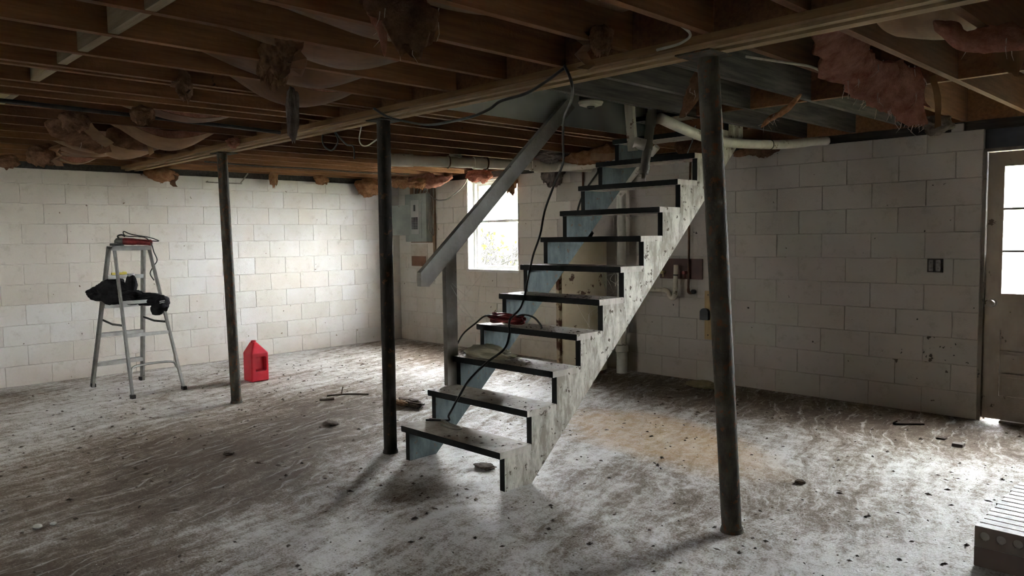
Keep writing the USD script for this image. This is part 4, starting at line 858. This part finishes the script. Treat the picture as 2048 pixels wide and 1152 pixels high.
def drape(path, half, wdir, thick, seed, mat, label, ragged=0.5, fringe=0, paper=None, grp=None):
    """A torn length of batt following a path: a flat lumpy section with a ragged lower end and a fringe of loose fibres."""
    t = thing('insulation_clump', label, 'insulation', grp)
    P = smooth_path(path, 9); nu, nv = len(P), 26
    half = np.interp(np.linspace(0, 1, nu), np.linspace(0, 1, len(half)), half); wd = np.asarray(wdir, float); wd /= np.linalg.norm(wd)
    tg = np.gradient(P, axis=0); tg /= np.linalg.norm(tg, axis=1, keepdims=True); v = []
    for i in range(nu):
        w_ = wd - tg[i] * (wd @ tg[i]); w_ /= np.linalg.norm(w_); nn = np.cross(tg[i], w_); u_ = i / (nu - 1); cap = math.sqrt(max(0.05, 1 - (2 * u_ - 1) ** 6))
        for j in range(nv):
            a = 2 * PI * j / nv; ca, sa = math.cos(a), math.sin(a)
            q = P[i] + w_ * half[i] * cap * math.copysign(abs(ca) ** 0.7, ca) + nn * thick * cap * math.copysign(abs(sa) ** 0.7, sa); v.append(q)
    v = np.array(v); k = meshkit.fbm(v * 9 + seed, 4, seed) - 0.5; k2 = meshkit.fbm(v * 28 + seed, 3, seed + 2) - 0.5
    cen = np.repeat(P, nv, 0); out = v - cen; v = v + out * (1.5 * k + 0.7 * k2)[:, None] + np.array([0, 0, 1.0]) * (0.06 * k)[:, None]
    uu = np.repeat(np.linspace(0, 1, nu), nv); tat = np.clip((uu - 0.72) / 0.28, 0, 1) * (meshkit.noise(v * 26 + 5, seed + 4) - 0.35) * ragged * 0.25
    v = v + tg[-1] * tat[:, None]; f = []
    for i in range(nu - 1):
        for j in range(nv):
            a, b = i * nv + j, i * nv + (j + 1) % nv; f += [[a, b, b + nv], [a, b + nv, a + nv]]
    N = len(v); v = np.vstack([v, v[:nv].mean(0), v[-nv:].mean(0)])
    for j in range(nv): f += [[N, (j + 1) % nv, j], [N + 1, (nu - 1) * nv + j, (nu - 1) * nv + (j + 1) % nv]]
    obj('fibre_wad', M(v, f), mat, t, smooth=True)
    if fringe:
        r = random.Random(seed); ms = []
        for _ in range(fringe):
            i = r.randrange(nu // 3, nu); q = v[i * nv + r.randrange(nv)]; L = r.uniform(0.02, 0.07)
            ms.append(tube([q + (0, 0, 0.01), q + (r.gauss(0, 0.006), r.gauss(0, 0.006), -L * 0.5), q + (r.gauss(0, 0.015), r.gauss(0, 0.015), -L)], [0.0028, 0.0018, 0.0006], 4))
        ff = obj('loose_fibres', cat(ms), PALEF, t); ff.SetCustomDataByKey('kind', 'stuff')
    if paper:
        pp, pw = paper; vv, ff = [], []; r = random.Random(seed + 1)
        pts = smooth_path(pp, 5)
        for q in pts:
            s_ = wd * pw * r.uniform(0.42, 0.52); o = np.array([0, 0, 0.0015]); vv += [q - s_ - o, q + s_ - o, q + s_ + o, q - s_ + o]
        m_ = len(pts)
        for a0 in range(m_ - 1):
            for j in range(4): a, b = 4 * a0 + j, 4 * a0 + (j + 1) % 4; ff += [[a, b, b + 4], [a, b + 4, a + 4]]
        ff += [[0, 2, 1], [0, 3, 2], [4 * m_ - 4, 4 * m_ - 3, 4 * m_ - 2], [4 * m_ - 4, 4 * m_ - 2, 4 * m_ - 1]]
        obj('paper_facing', M(vv, ff), KRAFTL, t, smooth=40)
    return t
PALEF = fibre('pale_fibres', (0.50, 0.40, 0.34), (0.72, 0.62, 0.55))
Cn = clump
Cn((5.56, -4.76, 2.25), (0.085, 0.07, 0.085), 3, BROWNF, 'brown tattered wad among the near joists, above the middle post', 0.7, 0.6, (0.06, 0.02, 0.04, 0.05, 0.13))
Cn((5.05, -4.39, 2.12), (0.034, 0.034, 0.15), 4, GREYF, 'long grey-brown strip of fibre hanging straight down left of the middle post', 0.2, 0.45)
Cn((4.81, -4.87, 2.24), (0.04, 0.04, 0.07), 5, BROWNF, 'small dark pointed tuft hanging near the doubled joist', 0.6, 0.4, (0.0, 0.0, 0.02, 0.06, 0.10))
Cn((6.80, -3.92, 2.25), (0.05, 0.045, 0.06), 6, BROWNF, 'pale tuft beside a paper flap hanging over the girder', 0.4, 0.5, (-0.06, -0.03, 0.03, 0.07, 0.15))
Cn((5.86, -4.84, 2.25), (0.06, 0.05, 0.06), 7, BROWNF, 'brown fold of paper and fibre between near joists, left of the large wad', 0.5, 0.5, (0.05, 0.0, 0.0, 0.08, 0.13))
Cn((3.44, -5.02, 2.20), (0.09, 0.08, 0.06), 8, BROWNF, 'brown wad in shadow at the far left joists', 0.5, 0.5)
Cn((1.70, -4.80, 2.15), (0.13, 0.12, 0.085), 11, BROWNF, 'thick pink bundle with paper edge hanging above the left wall', 0.3, 0.35, (0.13, 0.06, 0.07, 0.09, 0.17))
Cn((0.74, -4.86, 2.17), (0.10, 0.10, 0.06), 12, BROWNF, 'dark pink bundle at the left edge of the picture, on top of the wall', 0.3, 0.4)
Cn((0.15, -3.30, 2.165), (0.10, 0.17, 0.07), 13, TAN, 'orange-pink batt end hanging over the white wall left of the far post', 0.3, 0.35, (0.06, 0.10, 0.03, 0.08, 0.16))
Cn((3.90, -4.77, 2.21), (0.09, 0.07, 0.05), 14, BROWNF, 'reddish folded scrap between near joists over the far post', 0.4, 0.5)
Cn((2.94, -3.76, 2.21), (0.06, 0.05, 0.035), 15, PINK, 'small pink tuft at the girder right of the far post', 0.4, 0.5)
Cn((0.10, -1.95, 2.20), (0.06, 0.05, 0.07), 16, TAN, 'small orange tatter on the white wall between the two left posts', 1.0, 0.6)
Cn((0.12, -1.30, 2.21), (0.06, 0.10, 0.045), 17, TAN, 'thin fringe of orange fibre along the wall top left of the middle post', 1.2, 0.6)
Cn((0.14, -0.62, 2.14), (0.14, 0.16, 0.11), 18, TAN, 'big orange wad at the corner above the white wall, beside the middle post', 0.4, 0.45)
Cn((0.42, -0.28, 2.20), (0.15, 0.12, 0.07), 19, TAN, 'ragged orange fringe in the corner right of the middle post', 0.8, 0.55)
Cn((0.98, -0.42, 2.14), (0.14, 0.10, 0.06), 33, TAN, 'orange tail of fibre under the long pink batt by the breaker box', 0.6, 0.5)
Cn((1.92, -0.18, 2.19), (0.18, 0.11, 0.08), 21, PINK, 'pink batt covering the top of the window', 0.4, 0.4)
Cn((2.34, -0.085, 2.13), (0.09, 0.09, 0.115), 22, TAN, 'glowing orange tuft at the upper right corner of the window', 0.8, 0.5)
Cn((2.86, -0.60, 2.25), (0.09, 0.08, 0.09), 23, PINK, 'pink tuft over the drain pipe end', 0.7, 0.5)
Cn((3.22, -0.52, 2.25), (0.08, 0.07, 0.06), 24, PINK, 'small pink tuft right of the handrail, under the joists', 0.5, 0.5)
Cn((3.14, -0.20, 2.14), (0.12, 0.13, 0.12), 25, GREYF, 'grey-brown tatter dripping down the block wall right of the window', 0.9, 0.55)
Cn((3.66, -0.80, 2.245), (0.20, 0.12, 0.05), 26, GREYF, 'cobwebbed grey fibre tangle left of the upper treads', 0.6, 0.6)
Cn((5.52, -0.09, 2.17), (0.20, 0.07, 0.035), 29, BROWNF, 'dark brown shreds along the wall top under the bent white pipe', 0.9, 0.6)
Cn((7.07, -0.42, 2.20), (0.10, 0.08, 0.065), 32, GREYF, 'grey lump of fibre on top of the grey wall near the door', 0.3, 0.5)

drape([(6.50, -4.80, 2.42), (6.49, -4.75, 2.34), (6.53, -4.73, 2.25), (6.57, -4.73, 2.13)], (0.11, 0.13, 0.10, 0.06), (0.7, 0.71, 0), 0.035, 101, BROWNF, 'large ragged pink-brown wad hanging at the top centre between near joists', 0.9, 10)
drape([(6.42, -4.76, 2.37), (6.41, -4.76, 2.29), (6.41, -4.75, 2.21)], (0.05, 0.06, 0.03), (0.7, 0.71, 0), 0.025, 102, PINK, 'pinkish torn flap just left of the large ragged wad at the top centre', 0.8, 6)
drape([(3.10, -5.02, 2.245), (2.95, -4.94, 2.21), (2.80, -4.79, 2.17), (2.66, -4.62, 2.12)], (0.07, 0.10, 0.10, 0.06), (0.7, 0.5, 0.4), 0.035, 109, BROWNF, 'long torn mass of brown fibre above the ladder', 0.8, 6, ([(2.98, -4.85, 2.27), (2.90, -4.75, 2.19), (2.78, -4.62, 2.14)], 0.09))
drape([(2.76, -4.62, 2.26), (2.74, -4.52, 2.20), (2.66, -4.36, 2.16)], (0.06, 0.08, 0.06), (0.7, 0.5, 0.5), 0.035, 110, BROWNF, 'reddish batt end right of the torn mass above the ladder', 0.5, 0, ([(2.72, -4.33, 2.24), (2.72, -4.32, 2.17), (2.73, -4.31, 2.10)], 0.05))
drape([(0.80, -0.42, 2.18), (1.02, -0.36, 2.15), (1.25, -0.30, 2.165), (1.42, -0.22, 2.20)], (0.05, 0.08, 0.075, 0.04), (0.1, 0.1, 1), 0.05, 120, PINK, 'long pink batt hanging over the breaker box', 0.4, 12)
drape([(4.55, -0.84, 2.18), (4.35, -0.87, 2.185), (4.10, -0.86, 2.18), (3.88, -0.84, 2.19)], (0.05, 0.075, 0.06, 0.045), (0.05, 0.1, 1), 0.045, 127, TAN, 'orange batt along the joist left of the top of the stairs', 0.4, 4, ([(4.62, -0.90, 2.16), (4.45, -0.92, 2.15), (4.28, -0.93, 2.17)], 0.07))
drape([(5.08, -0.74, 2.19), (5.30, -0.72, 2.16), (5.52, -0.70, 2.17)], (0.05, 0.06, 0.045), (0, 0.3, 1), 0.05, 128, BROWNF, 'brown dusty batt behind the uppermost visible tread', 0.4, 0)
drape([(7.32, -3.00, 2.38), (7.29, -2.62, 2.30), (7.33, -2.33, 2.21), (7.41, -2.20, 2.13), (7.48, -2.14, 2.02)], (0.09, 0.11, 0.13, 0.12, 0.07), (0.75, 0.5, 0.35), 0.05, 130, PINK, 'big torn pink batt hanging between the joists at right', 0.8, 46, ([(7.52, -2.06, 2.24), (7.55, -2.07, 2.12), (7.56, -2.09, 1.97)], 0.035))
drape([(7.28, -2.42, 2.27), (7.27, -2.36, 2.20), (7.31, -2.31, 2.13)], (0.05, 0.06, 0.04), (0.8, 0.6, 0), 0.035, 131, PINK, 'small rosy fold hanging at the left side of the big torn pink batt', 0.8, 14)
drape([(7.80, -3.0, 2.29), (7.90, -2.92, 2.205), (8.05, -2.88, 2.19), (8.2, -2.86, 2.205)], (0.03, 0.045, 0.055, 0.05), (0.1, 0.6, 0.8), 0.03, 134, PINK, 'dark pink wad at the upper right corner above the torn paper', 0.6, 8, ([(7.99, -2.84, 2.19), (8.03, -2.835, 2.14), (8.08, -2.83, 2.10)], 0.17))
drape([(6.68, -2.95, 2.30), (6.64, -2.92, 2.21), (6.57, -2.88, 2.15), (6.52, -2.85, 2.09)], (0.025, 0.04, 0.045, 0.025), (0.7, 0.71, 0), 0.014, 135, BROWNF, 'narrow rust-brown tatter hanging left of the leaning post', 0.8, 5)
drape([(6.80, -2.03, 2.26), (6.70, -1.98, 2.19), (6.58, -1.91, 2.16), (6.47, -1.84, 2.13)], (0.02, 0.035, 0.04, 0.02), (0.5, 0.5, 0.6), 0.014, 136, TAN, 'slanting orange strip of fibre right of the leaning post', 0.8, 8)

# ================================================================= WIRES UNDER THE JOISTS
cable('pale_wire', [(7.07, -3.20, 2.242), (7.16, -2.95, 2.235), (7.18, -2.75, 2.243), (7.15, -2.45, 2.244), (7.15, -2.26, 2.243), (7.20, -2.12, 2.235), (7.25, -2.04, 2.225)], 0.006, PALECAB, 'pale wire stapled under a joist right of the leaning post')
cable('bent_wire', [(6.90, -4.8, 2.31), (7.02, -4.3, 2.30), (7.10, -4.0, 2.285), (7.115, -3.75, 2.25), (7.05, -3.70, 2.225), (6.92, -3.69, 2.22)], 0.006, PALECAB, 'pale wire curving down onto the girder above the leaning post')
tag(obj('gas_pipe', tube([(3.95, -7.1, 2.223), (3.72, -4.6, 2.223), (3.60, -3.70, 2.223)], 0.013, 12), BLACK, None, smooth=40), 'black iron pipe running under the near joists to the girder', 'pipe')
cable('tangled_wire', [(3.74, -3.42, 2.245), (3.72, -3.42, 2.18), (3.76, -3.42, 2.12), (3.86, -3.42, 2.09), (3.94, -3.42, 2.15), (3.90, -3.42, 2.22), (3.98, -3.42, 2.16), (4.06, -3.42, 2.11), (4.14, -3.42, 2.09), (4.15, -3.42, 2.0)], 0.006, BLACK, 'tangled black wire dangling behind the girder left of the middle post')
cable('white_wire', [(4.26, -3.42, 2.245), (4.22, -3.42, 2.14), (4.25, -3.42, 2.09), (4.32, -3.42, 2.08), (4.40, -3.42, 2.10), (4.50, -3.42, 2.13)], 0.005, PALECAB, 'pale looped wire dangling just left of the middle post')
cable('slack_wire', [(1.05, -3.2, 2.243), (1.05, -2.6, 2.23), (1.05, -2.0, 2.235), (1.05, -1.2, 2.228), (1.05, -0.6, 2.243)], 0.007, BLACK, 'slack black wire under the far left joists')

# ================================================================= ON THE FLOOR
TWIG = worn('dark_twig', (0.05, 0.035, 0.025), (0.10, 0.075, 0.055), scale=15, rough=0.9)
tag(obj('stick', cat(tube(smooth_path([(2.80, -2.90, 0.012), (2.86, -2.80, 0.016), (2.90, -2.72, 0.014), (3.02, -2.60, 0.010)], 4), 0.009, 7), tube([(2.865, -2.79, 0.015), (2.83, -2.75, 0.075)], 0.006, 6)), TWIG), 'forked dark stick on the pale floor between the two left posts', 'stick')
tag(obj('stick', tube([(2.895, -3.03, 0.011), (2.965, -2.925, 0.012)], 0.011, 7), TWIG), 'short straight twig beside the forked stick', 'stick')
tag(obj('bark_flake', blob((3.744, -3.426, 0.014), (0.075, 0.045, 0.014), 51, 3, 0.5), TWIG, None, smooth=True), 'flat black flake lying left of the middle post', 'debris')
lc = thing('crumpled_litter', 'crumpled dark litter with pale edges on the floor beyond the middle post', 'litter')
obj('dark_scrap', blob((3.65, -2.62, 0.028), (0.15, 0.07, 0.028), 52, 4, 0.7, 3.0), TWIG, lc, smooth=True)
obj('pale_scrap', blob((3.62, -2.68, 0.034), (0.09, 0.035, 0.022), 53, 4, 0.6, 3.0), KRAFTL, lc, smooth=True)
tag(obj('rag', blob((5.08, -0.28, 0.028), (0.16, 0.09, 0.036), 54, 4, 0.5, 2.0), worn('tan_rag', (0.22, 0.18, 0.10), (0.34, 0.28, 0.17), scale=9, rough=0.9), None, smooth=True), 'tan rag lying at the foot of the grey wall by the leaning post', 'rag')
tag(obj('wood_sliver', cat(bar((6.87, -0.56, 0.010), (7.03, -0.43, 0.010), 0.028, 0.012), bar((6.86, -0.555, 0.012), (6.885, -0.545, 0.03), 0.02, 0.008)), TWIG), 'long dark sliver of wood on the floor in front of the grey wall', 'wood scrap')
tag(obj('chip', cbox(7.215, 7.27, -0.785, -0.735, 0.0, 0.012, 0.004), TWIG), 'small dark chip on the floor in front of the door, nearer the wall', 'debris')
tag(obj('chip', cbox(7.345, 7.41, -0.905, -0.845, 0.0, 0.02, 0.005), worn('grey_chip', (0.12, 0.10, 0.09), (0.2, 0.18, 0.16), scale=9)), 'small square chip on the floor in front of the door, farther from the wall', 'debris')
tag(obj('dirt_clod', blob((3.95, -4.335, 0.012), (0.035, 0.03, 0.015), 55, 3, 0.4), TWIG, None, smooth=True), 'dark clod on the brown smeared floor left of the stairs', 'debris')
tag(obj('dirt_clod', blob((6.958, -2.324, 0.010), (0.03, 0.025, 0.012), 56, 3, 0.4), TWIG, None, smooth=True), 'dark clod on the pale floor right of the leaning post', 'debris')
tag(obj('leaf_scrap', blob((5.42, -3.36, 0.012), (0.07, 0.05, 0.012), 57, 3, 0.6), TWIG, None, smooth=True), 'dark leaf scrap on the floor between the feet of the stairs', 'debris')
tag(obj('plaster_chip', blob((4.509, -5.569, 0.010), (0.03, 0.022, 0.010), 58, 2, 0.3), WHITE, None, smooth=True), 'larger of two white plaster chips at lower left', 'debris')
tag(obj('plaster_chip', blob((4.515, -5.50, 0.007), (0.018, 0.016, 0.008), 59, 2, 0.3), WHITE, None, smooth=True), 'smaller of two white plaster chips at lower left', 'debris')

oct_v = np.array([(1, 0, 0), (-1, 0, 0), (0, 1, 0), (0, -1, 0), (0, 0, 1), (0, 0, -0.3)], float)
oct_f = np.array([(0, 2, 4), (2, 1, 4), (1, 3, 4), (3, 0, 4), (2, 0, 5), (1, 2, 5), (3, 1, 5), (0, 3, 5)])
def crumbs(n, seed, sampler, smin, smax):
    r = np.random.default_rng(seed); vs, fs = [], []
    for k in range(n):
        x, y, z = sampler(r); s = smin * (smax / smin) ** (r.random() ** 2.2); a = r.random() * 6.28; ax = s * (0.6 + r.random() * 1.3)
        v = oct_v * (ax, s * (0.5 + 0.6 * r.random()), s * (0.25 + 0.5 * r.random())) * (0.8 + 0.4 * r.random((6, 3)))
        v = np.column_stack([v[:, 0] * math.cos(a) - v[:, 1] * math.sin(a), v[:, 0] * math.sin(a) + v[:, 1] * math.cos(a), v[:, 2]]) + (x, y, z)
        fs.append(oct_f + 6 * k); vs.append(v)
    return M(np.vstack(vs), np.vstack(fs))
def on_floor(r):
    while True:
        x, y = r.uniform(0.6, 8.2), r.uniform(-6.1, -0.15)
        if r.random() < 0.25 + 0.75 * meshkit.fbm(np.array([x * 1.3, y * 1.3, 2.0]), 3, 9) ** 2 * 2 and not (4.8 < x < 5.95 and -3.65 < y < -3.3) and not (7.93 < x and y > -2.9): return x, y, 0.001
CRUMB = worn('dirt_crumbs', (0.035, 0.026, 0.02), (0.10, 0.075, 0.055), scale=8, rough=0.95)
tag(obj('dirt_crumbs', crumbs(4200, 3, on_floor, 0.0025, 0.016), CRUMB), 'dark crumbs of dirt scattered over the floor', 'dirt', kind='stuff')
PALE = worn('pale_grit', (0.45, 0.43, 0.40), (0.62, 0.60, 0.56), scale=8, rough=0.95)
tag(obj('pale_grit', crumbs(1200, 5, on_floor, 0.003, 0.010), PALE), 'pale grit scattered over the floor', 'grit', kind='stuff')
def on_tread(r):
    k = r.integers(1, 6); y, z = nose(k); return XL + 0.03 + (XRt - XL - 0.06) * (1 - 0.7 * r.random() ** 1.5 if r.random() < 0.7 else r.random()), y + 0.02 + r.random() * 0.19, z + 0.0005
tag(obj('tread_dirt', crumbs(260, 7, on_tread, 0.003, 0.012), CRUMB), 'dark specks of dirt lying on the lower treads', 'dirt', kind='stuff')

# cobwebs
def web(name, anchors, n, seed, label):
    r = random.Random(seed); ms = []
    for k in range(n):
        a, b = np.array(anchors[r.randrange(len(anchors))]), np.array(anchors[r.randrange(len(anchors))])
        if np.linalg.norm(a - b) < 0.02: continue
        mid = (a + b) / 2 + np.array([r.gauss(0, 0.02), r.gauss(0, 0.01), -abs(r.gauss(0, 0.04))])
        ms.append(tube(smooth_path([a, mid, b], 4), r.uniform(0.0006, 0.0014), 3))
    t = tag(obj(name, cat(ms), WEB), label, 'cobweb'); t.SetCustomDataByKey('kind', 'stuff')
WEB = plain('cobweb_silk', (0.72, 0.70, 0.64), 0.8)
def under(k, dx): y, z = nose(k); return [(XL + dx, y + 0.2, z - 0.04), (XL + dx + 0.25, y + 0.2, z - 0.04), (XL + dx + 0.1, y + 0.21, z - 0.19), (XL + dx + 0.2, y + 0.1, z - 0.04), (XL + dx + 0.15, y + 0.16, z - 0.12)]
web('cobweb', under(6, 0.6), 16, 1, 'cobweb strands under the sixth tread, at its right end')
web('cobweb', under(5, 0.55), 16, 2, 'cobweb strands under the fifth tread, at its right end')
web('cobweb', [(4.885, -3.21, 0.9), (4.93, -2.95, 1.0), (4.95, -2.9, 1.2), (4.90, -3.2, 1.15), (4.92, -2.98, 0.85)], 14, 3, 'cobweb strands between the newel post and the stairs')
